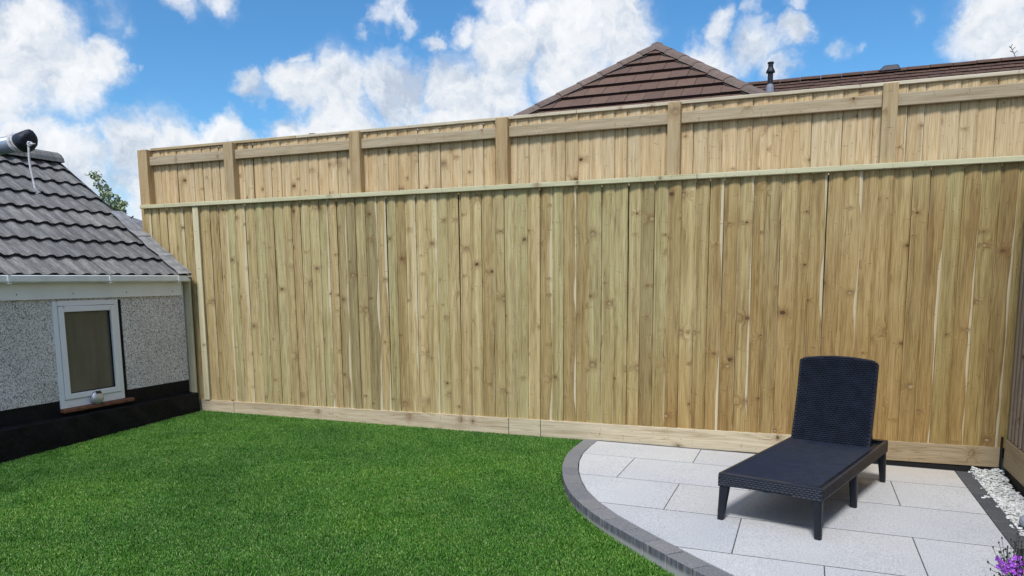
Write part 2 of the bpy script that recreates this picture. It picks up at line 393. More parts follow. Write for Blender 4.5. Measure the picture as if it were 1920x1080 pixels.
def mat_glass():
    m, t, b = newmat('dark_window_glass')
    tc = t.node('ShaderNodeTexCoord').outputs['Object']
    n = t.noise(tc, 2.2, 3., .5)[0]
    t.put(b.inputs['Base Color'], t.mix(t.mr(n, .3, .7), (.085, .088, .070), (.125, .127, .10)))
    b.inputs['Roughness'].default_value = .04; b.inputs['IOR'].default_value = 1.5
    b.inputs['Specular IOR Level'].default_value = .6
    bn = t.node('ShaderNodeBump'); bn.inputs['Strength'].default_value = .03; bn.inputs['Distance'].default_value = .02
    t.put(bn.inputs['Height'], t.noise(tc, 3., 1.)[0]); t.l.new(bn.outputs[0], b.inputs['Normal'])
    return m
M_glass = mat_glass()

def mat_pebbledash():
    m, t, b = newmat('pebbledash')
    tc = t.node('ShaderNodeTexCoord').outputs['Object']
    wv = t.vm('ADD', tc, t.vm('SCALE', t.noise(tc, 40., 2.)[1], sc=.012))
    v = t.vor(wv, 112.)
    cs = t.sep(v['Color'] if False else v[1])
    col = t.ramp(cs[0], [(0., (.24, .23, .24)), (.16, (.64, .61, .59)), (.45, (.82, .79, .77)), (.75, (.88, .87, .87)), (1., (.92, .92, .92))])
    col = t.mix(t.math('MULTIPLY', t.mr(cs[1], .75, .9), .5), col, (.40, .30, .22))
    gap = t.mr(v[0], .6, .86)
    col = t.mix(t.math('MULTIPLY', gap, .9), col, (.17, .165, .165))
    big = t.noise(tc, 1.8, 4., .6)[0]
    col = t.mix(1., col, t.ramp(big, [(.3, (.82, .82, .80)), (.7, (1, 1, 1))]), 'MULTIPLY')
    t.put(b.inputs['Base Color'], col); b.inputs['Roughness'].default_value = .8
    bn = t.node('ShaderNodeBump'); bn.inputs['Strength'].default_value = .45; bn.inputs['Distance'].default_value = .008
    t.put(bn.inputs['Height'], t.math('SUBTRACT', 1., v[0])); t.l.new(bn.outputs[0], b.inputs['Normal'])
    return m
M_pebble = mat_pebbledash()

def mat_slab():
    m, t, b = newmat('pale_granite')
    g = t.node('ShaderNodeNewGeometry').outputs['Position']
    info = t.node('ShaderNodeObjectInfo').outputs['Random']
    a = t.noise(g, 120., 3., .75)[0]; c = t.noise(g, 45., 5., .7)[0]; big = t.noise(g, 1.3, 5., .6)[0]
    col = t.ramp(a, [(.32, (.30, .30, .31)), (.42, (.54, .54, .545)), (.54, (.64, .64, .645)), (.70, (.76, .76, .76))])
    col = t.mix(t.math('MULTIPLY', t.mr(c, .56, .74), .35), col, (.42, .42, .43))
    col = t.mix(1., col, t.ramp(big, [(.3, (.87, .875, .90)), (.7, (1.0, 1.0, .99))]), 'MULTIPLY')
    col = t.mix(1., col, t.ramp(info, [(0., (.89, .90, .92)), (.5, (1, 1, 1)), (1., (.97, .955, .93))]), 'MULTIPLY')
    dirt = t.noise(g, 4.5, 6., .7)[0]
    ps = t.sep(g)
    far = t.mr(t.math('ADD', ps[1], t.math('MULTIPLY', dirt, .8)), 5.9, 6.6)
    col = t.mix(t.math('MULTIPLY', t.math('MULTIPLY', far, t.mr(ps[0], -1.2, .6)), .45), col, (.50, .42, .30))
    col = t.mix(t.math('MULTIPLY', t.mr(dirt, .62, .78), .22), col, (.36, .33, .28))
    t.put(b.inputs['Base Color'], col); t.put(b.inputs['Roughness'], t.mr(c, .3, .7, .62, .8))
    b.inputs['Specular IOR Level'].default_value = .3
    bn = t.node('ShaderNodeBump'); bn.inputs['Strength'].default_value = .35; bn.inputs['Distance'].default_value = .002
    t.put(bn.inputs['Height'], a); t.l.new(bn.outputs[0], b.inputs['Normal'])
    return m
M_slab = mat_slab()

def mat_kerb(name, k=1., tint=(1, 1, 1)):
    m, t, b = newmat(name)
    g = t.node('ShaderNodeNewGeometry').outputs['Position']
    info = t.node('ShaderNodeObjectInfo').outputs['Random']
    a = t.noise(g, 120., 4., .7)[0]; c = t.noise(g, 14., 5., .7)[0]
    col = t.ramp(a, [(.3, tuple(.085*k*x for x in tint)), (.5, tuple(.135*k*x for x in tint)), (.72, tuple(.20*k*x for x in tint))])
    col = t.mix(t.math('MULTIPLY', t.mr(c, .55, .8), .35), col, tuple(.25*k*x for x in tint))
    col = t.mix(1., col, t.ramp(info, [(0., (.84, .85, .88)), (1., (1.1, 1.08, 1.05))]), 'MULTIPLY')
    # vertical face: weathered streaks
    ps = t.sep(g); nm = t.sep(t.node('ShaderNodeNewGeometry').outputs['Normal'])
    side = t.mr(nm[2], .6, .2)
    stv = t.noise(t.comb(t.math('MULTIPLY', ps[0], 42.), t.math('MULTIPLY', ps[1], 42.), t.math('MULTIPLY', ps[2], 5.)), 1., 4., .65)[0]
    sc = t.ramp(stv, [(.32, (.07, .07, .078)), (.5, (.13, .13, .14)), (.7, (.24, .24, .25))])
    sc = t.mix(t.mr(ps[2], -1.405, -1.435), sc, (.36, .355, .33))
    col = t.mix(side, col, sc)
    t.put(b.inputs['Base Color'], col); b.inputs['Roughness'].default_value = .8
    bn = t.node('ShaderNodeBump'); bn.inputs['Strength'].default_value = .6; bn.inputs['Distance'].default_value = .004
    t.put(bn.inputs['Height'], c); t.l.new(bn.outputs[0], b.inputs['Normal'])
    return m
M_kerb = mat_kerb('kerb_block_grey', 1.5, (1, 1.0, 1.03)); M_kerb2 = mat_kerb('kerb_block_dark', .62, (1, 1.03, 1.12))

def mat_roof(name, cols, lichen, moss=None, streak=True):
    m, t, b = newmat(name)
    tc = t.node('ShaderNodeTexCoord').outputs['Object']; info = t.node('ShaderNodeObjectInfo')
    g = t.node('ShaderNodeNewGeometry').outputs['Position']
    s = t.sep(tc)
    v = t.vm('ADD', t.comb(t.math('MULTIPLY', s[0], 2.2), t.math('MULTIPLY', s[1], 14.), s[2]), t.vm('SCALE', (1, 1, 1), sc=t.math('MULTIPLY', info.outputs['Random'], 50.)))
    a = t.noise(v, 3.2, 5., .65)[0]; f = t.noise(g, 90., 3., .7)[0]
    col = t.ramp(t.math('ADD', t.math('MULTIPLY', a, .65), t.math('MULTIPLY', f, .35)), [(.3, cols[0]), (.5, cols[1]), (.72, cols[2])])
    l = t.noise(g, 13., 5., .7)[0]
    col = t.mix(t.math('MULTIPLY', t.mr(l, .62, .72), .6), col, lichen)
    if moss: col = t.mix(t.math('MULTIPLY', t.mr(t.noise(g, 7., 5., .7)[0], .6, .75), .6), col, moss)
    col = t.mix(1., col, t.ramp(info.outputs['Random'], [(0., (.84, .84, .86)), (1., (1.12, 1.1, 1.08))]), 'MULTIPLY')
    t.put(b.inputs['Base Color'], col); b.inputs['Roughness'].default_value = .85; b.inputs['Specular IOR Level'].default_value = .25
    bn = t.node('ShaderNodeBump'); bn.inputs['Strength'].default_value = .7; bn.inputs['Distance'].default_value = .004
    t.put(bn.inputs['Height'], t.math('ADD', a, f)); t.l.new(bn.outputs[0], b.inputs['Normal'])
    return m
M_tile = mat_roof('grey_concrete_tile', [(.075, .073, .070), (.19, .188, .182), (.36, .355, .34)], (.58, .57, .53), (.11, .095, .07))
M_tedge = simple('tile_shade_undercloak', (.014, .014, .018), .9, var=.3, vscale=30)  # shade at the tile edges put into the colour; also roof sheet and undercloak
M_btile = mat_roof('brown_roof_tile', [(.110, .063, .046), (.157, .098, .076), (.21, .14, .112)], (.20, .145, .13))
M_btedge = simple('brown_tile_edge_shade', (.022, .009, .008), .9)  # dark course shadow lines painted onto the tile edges and roof sheet
M_hip = mat_roof('brown_hip_tile', [(.12, .085, .07), (.18, .135, .115), (.25, .20, .17)], (.27, .24, .21))
M_ctile = mat_roof('brown_small_tile', [(.07, .041, .031), (.12, .072, .055), (.17, .108, .085)], (.2, .15, .12), (.10, .085, .03))
M_slate = mat_roof('grey_slate', [(.08, .085, .10), (.15, .16, .18), (.22, .23, .25)], (.25, .25, .26))

def mat_grass():
    m, t, b = newmat('turf_blades')
    at_ = t.node('ShaderNodeAttribute', attribute_name='shade').outputs['Fac']
    tip = t.node('ShaderNodeAttribute', attribute_name='tip').outputs['Fac']
    g = t.node('ShaderNodeNewGeometry').outputs['Position']
    col = t.ramp(at_, [(0., (.019, .078, .006)), (.35, (.048, .165, .012)), (.7, (.102, .265, .030)), (.9, (.24, .42, .10)), (1., (.32, .41, .15))])
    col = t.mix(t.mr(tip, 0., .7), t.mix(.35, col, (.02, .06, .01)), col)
    big = t.noise(g, .9, 4., .6)[0]
    col = t.mix(1., col, t.ramp(big, [(.32, (.76, .82, .86)), (.5, (1, 1, 1)), (.68, (1.24, 1.15, .98))]), 'MULTIPLY')
    t.put(b.inputs['Base Color'], col); b.inputs['Roughness'].default_value = .5; b.inputs['Specular IOR Level'].default_value = .3
    return m
M_grass = mat_grass()
M_turf = simple('turf_backing', (.010, .035, .006), .95, var=.3, vscale=40)

def mat_leaf(name, a, bcol):
    m, t, b = newmat(name)
    sh = t.node('ShaderNodeAttribute', attribute_name='shade').outputs['Fac']
    t.put(b.inputs['Base Color'], t.mix(sh, a, bcol)); b.inputs['Roughness'].default_value = .5
    return m
M_leaf = mat_leaf('shrub_leaf', (.06, .10, .035), (.36, .44, .22))
M_pleaf = mat_leaf('flower_foliage', (.02, .03, .018), (.07, .10, .05))
M_petal = mat_leaf('purple_petal', (.20, .02, .34), (.42, .09, .66))
M_gravel = None
def mat_gravel():
    m, t, b = newmat('white_gravel')
    sh = t.node('ShaderNodeAttribute', attribute_name='shade').outputs['Fac']
    g = t.node('ShaderNodeNewGeometry').outputs['Position']
    col = t.ramp(sh, [(0., (.42, .41, .37)), (.3, (.68, .68, .65)), (1., (.86, .87, .85))])
    col = t.mix(t.math('MULTIPLY', t.mr(t.noise(g, 60., 3.)[0], .55, .7), .2), col, (.4, .38, .3))
    t.put(b.inputs['Base Color'], col); b.inputs['Roughness'].default_value = .6
    return m
M_gravel = mat_gravel()

def patioZ(x): return -1.36 - .0153*(x+1.45)
def lawnZ(x, y): return -1.36 - .031*(6.23-y) - .0088*(x+1.5)

# ------------------------------------------------------------------ ground
mb = MB(); mb.quad([(-700, -700, -1.62), (700, -700, -1.62), (700, 900, -1.62), (-700, 900, -1.62)])
g = mb.build('ground', M_ground); g['kind'] = 'structure'

# kerb curve (outer edge towards the lawn, inner towards the slabs)
ctr = [(-1.665, 6.21), (-1.668, 5.95), (-1.655, 5.65), (-1.592, 5.32), (-1.495, 5.01), (-1.345, 4.65), (-1.155, 4.36), (-.985, 4.16), (-.655, 3.83), (-.33, 3.53), (.08, 3.17), (.5, 2.81), (1.0, 2.40)]
def chaikin(p, n=3):
    for _ in range(n):
        q = [p[0]]
        for a, b in zip(p[:-1], p[1:]):
            q += [(a[0]*.75+b[0]*.25, a[1]*.75+b[1]*.25), (a[0]*.25+b[0]*.75, a[1]*.25+b[1]*.75)]
        p = q+[p[-1]]
    return p
cc = chaikin(ctr)
def resample(p, step):
    out = [p[0]]; acc_ = 0; last = p[0]
    for q in p[1:]:
        while True:
            d = math.hypot(q[0]-last[0], q[1]-last[1])
            if d < step - 1e-9: break
            k = step/d; last = (last[0]+(q[0]-last[0])*k, last[1]+(q[1]-last[1])*k); out.append(last)
        # keep walking
    return out
cs = resample(cc, .0667)
KW = .058
def nrm(i):
    a = cs[max(i-1, 0)]; b = cs[min(i+1, len(cs)-1)]; d = (b[0]-a[0], b[1]-a[1]); L = math.hypot(*d)
    return (-d[1]/L*-1, d[0]/L*-1)      # to the left of travel reversed -> outward (-x)
outer, inner = [], []
for i, c in enumerate(cs):
    n = nrm(i)
    if n[0] > 0 and i < 10: n = (-n[0], -n[1])
    outer.append((c[0]+n[0]*KW, c[1]+n[1]*KW)); inner.append((c[0]-n[0]*KW, c[1]-n[1]*KW))
if outer[20][0] > inner[20][0]: outer, inner = inner, outer

kerb = empty('patio_kerb', (-1.2, 4.5, -1.45)); kerb['kind'] = 'structure'
for i in range(0, len(cs)-3, 3):
    pts_o = outer[i:i+4]; pts_i = inner[i:i+4]
    # pull ends in for the joint
    def sh(a, b, d):
        L = math.hypot(b[0]-a[0], b[1]-a[1]); return (a[0]+(b[0]-a[0])*d/L, a[1]+(b[1]-a[1])*d/L)
    j = .003
    pts_o[0] = sh(pts_o[0], pts_o[1], j); pts_i[0] = sh(pts_i[0], pts_i[1], j)
    pts_o[-1] = sh(pts_o[-1], pts_o[-2], j); pts_i[-1] = sh(pts_i[-1], pts_i[-2], j)
    poly2 = pts_o + pts_i[::-1]
    dz = rng.uniform(-.0015, .0015)
    poly = [Vector((p[0], p[1], patioZ(p[0])+dz)) for p in poly2]
    mb = MB(); extrude_poly(mb, poly, (0, 0, 1), .13)
    o = mb.build('kerb_block', M_kerb, kerb); bevel(o, .005, 2)
kb2 = empty('border_kerb', (1.1, 4.5, -1.45)); kb2['kind'] = 'structure'
y = 6.17
while y > 2.6:
    x0, x1 = 1.049, 1.149
    poly = [Vector((a, b, patioZ(a)+.001)) for a, b in [(x0, y-.197), (x1, y-.197), (x1, y), (x0, y)]]
    mb = MB(); extrude_poly(mb, poly, (0, 0, 1), .12)
    o = mb.build('kerb_block', M_kerb2, kb2); bevel(o, .005, 2); y -= .203

# patio slabs, clipped to the kerb curve
hp = []
ins = [(p[0]+.004, p[1]) for p in inner]
ins_s = ins[::4]
for a, b in zip(ins_s[:-1], ins_s[1:]):
    dx, dy = b[0]-a[0], b[1]-a[1]      # travelling towards the camera; patio lies on the +x side
    n = (dy, -dx)                        # candidate
    if n[0] > 0: n = (-n[0], -n[1])
    hp.append((n[0], n[1], n[0]*a[0]+n[1]*a[1]))
hp += [(1, 0, 1.044), (0, 1, 6.165)]
patio = empty('patio', (0, 4.6, -1.42)); patio['kind'] = 'structure'
rows = [(5.685, 6.30, -.747), (5.071, 5.685, -1.181), (4.457, 5.071, -.75), (3.843, 4.457, -.302), (3.229, 3.843, .13), (2.6, 3.229, -.302)]
for (ya, yb, x0) in rows:
    k0 = -4
    for k in range(-4, 6):
        xa, xb = x0+k*.883, x0+(k+1)*.883
        if xa > .9: continue
        if xb > .9: xb = 1.3
        g_, gy = .0024, .0046
        poly2 = clip([(xa+g_, ya+gy), (xb-g_, ya+gy), (xb-g_, yb-gy), (xa+g_, yb-gy)], hp)
        if not poly2: continue
        dz = rng.uniform(-.0004, .0004)
        poly = [Vector((p[0], p[1], patioZ(p[0])+dz)) for p in poly2]
        mb = MB(); extrude_poly(mb, poly, (0, 0, 1), .03)
        o = mb.build('slab', M_slab, patio); bevel(o, .0015, 1)
# bedding below the joints
bp = [(p[0], p[1]) for p in ins_s if p[1] > 2.62] + [(1.045, 2.62), (1.045, 6.18)]
mb = MB(); mb.quad([(p[0], p[1], patioZ(p[0])-.0009) for p in bp]); o = mb.build('bedding', M_joint, patio)
# gravel bed ground
mb = MB(); mb.quad([(1.0, 2.2, -1.475), (2.2, 2.2, -1.475), (2.2, 6.4, -1.475), (1.0, 6.4, -1.475)])
o = mb.build('border_soil', M_ground); o['kind'] = 'structure'

# ------------------------------------------------------------------ lawn
lp = [(-6.0, 6.2)] + [(p[0]-.0, p[1]) for p in outer if p[1] > 1.9]
lp = [(-5.9, 6.19), (-5.9, 2.0)] + [(p[0], p[1]) for p in reversed(outer) if p[1] < 6.19]
def lawn_poly(p): return [Vector((a, b, lawnZ(a, b)-.024)) for a, b in p]
mb = MB()
xs = sorted([(p[1], p[0]) for p in outer])
yy = [q[0] for q in xs]; xx = [q[1] for q in xs]
YL = np.linspace(2.0, 6.205, 60)
for a, b in zip(YL[:-1], YL[1:]):
    xa, xb = float(np.interp(a, yy, xx)), float(np.interp(b, yy, xx))
    mb.quad([(-5.9, a, lawnZ(-5.9, a)-.024), (xa+.01, a, lawnZ(xa, a)-.024), (xb+.01, b, lawnZ(xb, b)-.024), (-5.9, b, lawnZ(-5.9, b)-.024)])
o = mb.build('lawn_base', M_turf); o['kind'] = 'structure'

def make_grass():
    N = 2200000
    X = nrg.uniform(-5.875, .6, N); Y = nrg.uniform(2.25, 6.2, N)
    XO = np.interp(Y, yy, xx)
    ok = X < XO - .004
    Fn, Rn, Un = np.array(F), np.array(R), np.array(U)
    Z = lawnZ(X, Y) - .014
    P = np.stack([X, Y, Z], 1); zc = P @ Fn
    px = CX + FPX*(P@Rn)/zc; py = CY - FPX*(P@Un)/zc
    ok &= (px > -120) & (px < 1600) & (py < 1160)
    X, Y, Z = X[ok], Y[ok], Z[ok]
    n = len(X)
    lim = 700000
    if n > lim: X, Y, Z = X[:lim], Y[:lim], Z[:lim]; n = lim
    def low(x, y, s, ph):
        return np.sin(x*s*1.7+ph+1.3*np.sin(y*s*1.1+ph*2)) * np.cos(y*s*1.9-ph+1.1*np.sin(x*s*.9+ph))
    p1 = low(X, Y, 5., .3) + .6*low(X, Y, 13., 2.1) + .5*low(X, Y, 29., 4.)
    p2 = low(X, Y, 6., 5.3) + .6*low(X, Y, 17., 1.1)
    ang = 2.2 + .8*p1 + nrg.normal(0, 1.3, n)
    lean = np.clip(.75 + .14*p2 + nrg.normal(0, .38, n), .05, 1.5)
    h = .0155*(1 + .06*p2 + nrg.normal(0, .15, n)); h = np.clip(h, .009, .026)
    w = .0018*(1 + .25*nrg.normal(0, 1, n))
    fa = nrg.uniform(0, 2*pi, n)
    wx, wy = np.cos(fa)*w, np.sin(fa)*w
    lx, ly = np.cos(ang), np.sin(ang)
    s1, s2 = np.sin(lean*.5), np.sin(lean)
    c1, c2 = np.cos(lean*.5), np.cos(lean)
    V = np.zeros((n, 5, 3), np.float32)
    V[:, 0] = np.stack([X-wx, Y-wy, Z], 1); V[:, 1] = np.stack([X+wx, Y+wy, Z], 1)
    mx_, my_, mz = X+lx*h*.5*s1, Y+ly*h*.5*s1, Z+h*.55*c1
    V[:, 2] = np.stack([mx_+wx*.85, my_+wy*.85, mz], 1); V[:, 3] = np.stack([mx_-wx*.85, my_-wy*.85, mz], 1)
    V[:, 4] = np.stack([mx_+lx*h*.6*s2, my_+ly*h*.6*s2, mz+h*.5*c2], 1)
    me = bpy.data.meshes.new('lawn_grass'); me.vertices.add(n*5); me.vertices.foreach_set('co', V.ravel())
    b = (np.arange(n)*5)[:, None]
    loops = np.concatenate([b+np.array([[0, 1, 2, 3]]), b+np.array([[3, 2, 4]])], 1).astype(np.int32)
    me.loops.add(n*7); me.loops.foreach_set('vertex_index', loops.ravel())
    me.polygons.add(n*2)
    st = np.stack([np.arange(n)*7, np.arange(n)*7+4], 1).astype(np.int32); me.polygons.foreach_set('loop_start', st.ravel())
    me.update(calc_edges=True)
    sh_ = np.clip(.47 + .07*p1 + nrg.normal(0, .27, n), 0, 1)
    a = me.attributes.new('shade', 'FLOAT', 'POINT'); a.data.foreach_set('value', np.repeat(sh_, 5).astype(np.float32))
    tp = np.tile(np.array([0, 0, .6, .6, 1.], np.float32), n)
    a = me.attributes.new('tip', 'FLOAT', 'POINT'); a.data.foreach_set('value', tp)
    me.materials.append(M_grass)
    o = bpy.data.objects.new('lawn_grass', me); COL.objects.link(o)
    tag(o, 'short bright green artificial turf covering the lawn', 'grass'); o['kind'] = 'stuff'
make_grass()

# ------------------------------------------------------------------ fences
def board_mesh(name, mat, w, h, d0, d1, bulge, seed, overlap=.014):
    """feather edge board: thin left edge, thick right edge standing proud (towards -Y)"""
    rg = random.Random(seed); mb = MB()
    prof = [(0, d0*.2), (.010, d0), (w*.3, d0+(d1-d0)*.3+bulge), (w*.62, d0+(d1-d0)*.62+bulge), (w-.014, d1+bulge*.1), (w-.003, d1-.005), (w, d1*.4), (w, 0)]
    zs = [0, h*.33, h*.66, h]; rings = []
    for k, z in enumerate(zs):
        dx = rg.uniform(-.0022, .0022) if 0 < k < 3 else 0; dy = rg.uniform(-.002, .002)
        rings.append([(x+dx, -(y_)+dy, z) for x, y_ in prof])
    for a, b, za, zb in zip(rings[:-1], rings[1:], zs[:-1], zs[1:]):
        for i in range(len(prof)-1):
            x0, x1 = prof[i][0], prof[i+1][0]
            mb.quad([a[i], a[i+1], b[i+1], b[i]], [(x0, za), (x1, za), (x1, zb), (x0, zb)], [(x0/w, 0), (x1/w, 0), (x1/w, 1), (x0/w, 1)])
    mb.quad(rings[0], [(p[0], 0) for p in rings[0]]); mb.quad(rings[-1][::-1], [(p[0], h) for p in rings[-1][::-1]])
    return mb.mesh(name, mat)

low = empty('boundary_fence', (-2.5, 6.23, -1.35))
tag(low, 'tall lower fence of greenish brown upright feather edge boards running behind lawn and patio', 'fence')
FY = 6.232
Z0, ZT = -1.222, .755
x = -6.50; k = 0
lower_meshes = [board_mesh('board', M_low, w, ZT-Z0+rng.uniform(0, .004), .002, .0155, rng.uniform(.000, .007), 100+i) for i, w in enumerate([.094, .1, .103, .105, .106, .108, .11, .112, .118, .104, .107, .098, .125])]
wids = [.094, .1, .103, .105, .106, .108, .11, .112, .118, .104, .107, .098, .125]
order = [3, 4, 5, 6, 9, 10, 2, 7, 4, 3, 1, 8, 5, 10, 11, 12, 0]
round_meshes = [board_mesh('board', M_low, w, ZT-Z0+rng.uniform(0, .004), .001, .013, rng.uniform(.006, .013), 400+i) for i, w in enumerate(wids)]
while x < 1.335:
    i = rng.choice(order); w = wids[i]
    if x + w > 1.425: i = 0; w = wids[0]
    o = place((round_meshes if rng.random() < (.9 if x < -3.2 else .6 if x < -1.2 else .25) else lower_meshes)[i], 'board', low, (x, FY+rng.uniform(-.003, .003), Z0+rng.uniform(-.004, .004)))
    o.rotation_euler = (0, rng.uniform(-.0022, .0022), rng.uniform(-.03, .03)+.0)
    x += w+rng.choice([-.001, .0006, .001, .0014, .002]); k += 1
# near-black sheet behind the boards, stands for the shade in the gaps
mb = MB(); mb.box(-6.5, FY+.01, -1.3, 1.36, FY+.03, .74, 'x'); mb.build('gap_shade_sheet', M_dark, low)
# capping
xb = [-6.49, -4.05, -.83, 1.345]
for a, b in zip(xb[:-1], xb[1:]):
    mb = MB(); mb.box(a, 6.178, .757, b-.002, 6.262, .795, 'x'); o = mb.build('capping', M_cap, low); bevel(o, .004, 2)
# gravel boards
for a, b, m_ in [(-5.99, -5.45, M_gb), (-5.445, -2.425, M_gb), (-2.42, -2.127, M_gb), (-2.122, .29, M_gb), (.294, 1.326, M_gbd)]:
    mb = MB(); mb.box(a, 6.206, -1.362 if a > .2 else -1.376, b, 6.24, -1.216, 'x'); o = mb.build('gravel_board', m_, low); bevel(o, .003, 2)
mb = MB(); mb.box(-6.0, 6.214, -1.5, 1.33, 6.238, -1.364, 'x'); mb.build('gap_shade_strip', M_dark, low)  # near-black strip put in as the shade below the gravel boards
# planks covering the end by the annex
mb = MB(); mb.box(-6.04, 6.172, -1.14, -5.893, 6.194, .055); o = mb.build('plank', M_plank, low); bevel(o, .003, 1)
mb = MB(); mb.box(-5.818, 6.196, -1.214, -5.748, 6.212, .754); o = mb.build('cover_strip', M_plank, low); bevel(o, .003, 1)

up = empty('upper_fence', (-2.5, 6.3, -.6))
tag(up, 'taller pale timber fence with posts and a top rail rising behind the lower fence', 'fence')
UY = 6.325
um = [board_mesh('board', M_up, w, 1.95, .004, .013, rng.uniform(.0, .002), 300+i) for i, w in enumerate([.1, .106, .11, .113, .104])]
uw = [.1, .106, .11, .113, .104]
x = -6.42
while x < 3.1:
    i = rng.randrange(5)
    o = place(um[i], 'board', up, (x, UY+rng.uniform(-.002, .002), -.605))
    o.rotation_euler = (0, rng.uniform(-.0015, .0015), rng.uniform(-.015, .015))
    x += uw[i]+rng.uniform(-.0006, .0022)
mb = MB(); mb.box(-6.42, UY+.012, -.6, 3.1, UY+.02, 1.335, 'x'); mb.build('gap_shade_sheet', M_dark, up)  # near-black sheet makes the gaps between upper boards read as shade
posts = [(-6.53, .125), (-5.42, .11), (-3.98, .11), (-2.53, .11), (-1.075, .1), (.447, .1), (1.95, .1)]
for px_, w in posts:
    mb = MB(); mb.box(px_, 6.235, -1.5, px_+w, 6.335+.02, 1.352+rng.uniform(-.002, .008)); o = mb.build('post', M_post, up); bevel(o, .005, 2)
for (a, wa_), (b, _) in zip(posts[:-1], posts[1:]):
    mb = MB(); mb.box(a+wa_+.002, 6.268, 1.198, b-.002, 6.300, 1.285, 'x'); o = mb.build('rail', M_rail, up); bevel(o, .004, 2)
    mb = MB(); mb.box(a+wa_+.002, 6.268, -.1, b-.002, 6.300, -.01, 'x'); o = mb.build('rail', M_rail, up)
mb = MB(); mb.box(2.06, 6.268, 1.198, 3.1, 6.300, 1.285, 'x'); mb.build('rail', M_rail, up)
cxs = [-6.41, -4.6, -1.83, -1.0, 1.9, 3.1]
for a, b in zip(cxs[:-1], cxs[1:]):
    mb = MB(); mb.box(a, 6.293, 1.348, b-.003, 6.36, 1.374, 'x'); o = mb.build('capping', M_ucap if b > -1.9 else M_post, up); bevel(o, .003, 1)

# right hand slatted fence
rf = empty('slatted_fence', (1.38, 4.5, -1.4))
tag(rf, 'brown slatted side fence with upright battens at the right edge, standing on a base board', 'fence')
for a, b in [(6.168, 4.4), (4.395, 2.6)]:
    mb = MB(); mb.box(1.343, b, -1.345, 1.385, a, -1.148, 'y'); o = mb.build('base_board', M_gbd, rf); bevel(o, .003, 1)
mb = MB(); mb.box(1.36, 2.6, -1.5, 1.38, 6.17, -1.347, 'y'); mb.build('gap_shade_strip', M_dark, rf)  # near-black strip as painted shade below the base boards
sm_ = MB(); sm_.box(-.019, -.022, 0, .019, .022, 1.95); sme = sm_.mesh('slat', M_slat)
y = 6.13
while y > 2.7:
    o = place(sme, 'slat', rf, (1.372+rng.uniform(-.002, .002), y, -1.146)); bevel(o, .004, 1); y -= .098+rng.uniform(-.004, .004)
for z in (-.9, -.1, .65):
    mb = MB(); mb.box(1.392, 2.6, z, 1.43, 6.2, z+.07, 'y'); mb.build('rail', M_slat, rf)
mb = MB(); mb.box(1.432, 2.6, -1.5, 1.446, 6.2, .8, 'y'); mb.build('backing_panel', M_slat, rf)
mb = MB(); mb.box(1.329, 6.20, -1.40, 1.340, 6.235, -1.14); mb.build('end_gap_shade', M_dark, rf)  # dark strip put in for the shaded gap at the fence end

# ------------------------------------------------------------------ gravel
def lowpoly(seed):
    rg = random.Random(seed); bm = bmesh.new(); bmesh.ops.create_icosphere(bm, subdivisions=1, radius=1)
    for v in bm.verts: v.co = Vector((v.co.x*rg.uniform(.8, 1.2), v.co.y*rg.uniform(.8, 1.2), v.co.z*rg.uniform(.75, 1.1)))*1.0
    V = np.array([v.co[:] for v in bm.verts]); Fc = np.array([[v.index for v in f.verts] for f in bm.faces]); bm.free(); return V, Fc
def stones(name, pos, size, mat, label, cat):
    vs, fs, sh_ = [], [], []; base = 0
    kinds = [lowpoly(i) for i in range(8)]
    for i, p in enumerate(pos):
        V, Fc = kinds[i % 8]; s = size*nrg.uniform(.55, 1.4)
        q = Matrix.Rotation(nrg.uniform(0, 6.28), 3, 'Z') @ Matrix.Rotation(nrg.uniform(-.6, .6), 3, 'X')
        A = (V*np.array([s*1.25, s*.85, s*.5])) @ np.array(q).T + np.array(p)
        vs.append(A); fs.append(Fc+base); base += len(A); sh_.append(np.full(len(A), nrg.uniform(0, 1)))
    me = bpy.data.meshes.new(name); me.from_pydata(np.concatenate(vs).tolist(), [], np.concatenate(fs).tolist())
    a = me.attributes.new('shade', 'FLOAT', 'POINT'); a.data.foreach_set('value', np.concatenate(sh_).astype(np.float32))
    me.materials.append(mat); o = bpy.data.objects.new(name, me); COL.objects.link(o)
    tag(o, label, cat); o['kind'] = 'stuff'; return o
pos = []
for i in range(13000):
    yv_ = nrg.uniform(3.2, 6.2)
    x1 = 1.338; x0 = 1.152
    if yv_ > 5.9: x1 = 1.338; x0 = 1.152
    xv_ = nrg.uniform(x0, x1); lay = nrg.uniform(0, 1)
    # the bed stays a little lower along the base board, where bare soil shows
    if xv_ > 1.318 and nrg.random() < .6: continue
    top = -1.400 + .03*(yv_ > 5.85)*(yv_-5.85)/.35
    pos.append((xv_, yv_, top - .05*lay + .006*math.sin(xv_*40+yv_*9)))
for i in range(36):   # strays on the dark border
    pos.append((1.151-abs(nrg.normal(0, .022)), nrg.uniform(3.7, 6.15), -1.393))
stones('gravel_bed', pos, .0100, M_gravel, 'white pebble gravel filling the narrow bed between dark border and slatted fence', 'gravel')

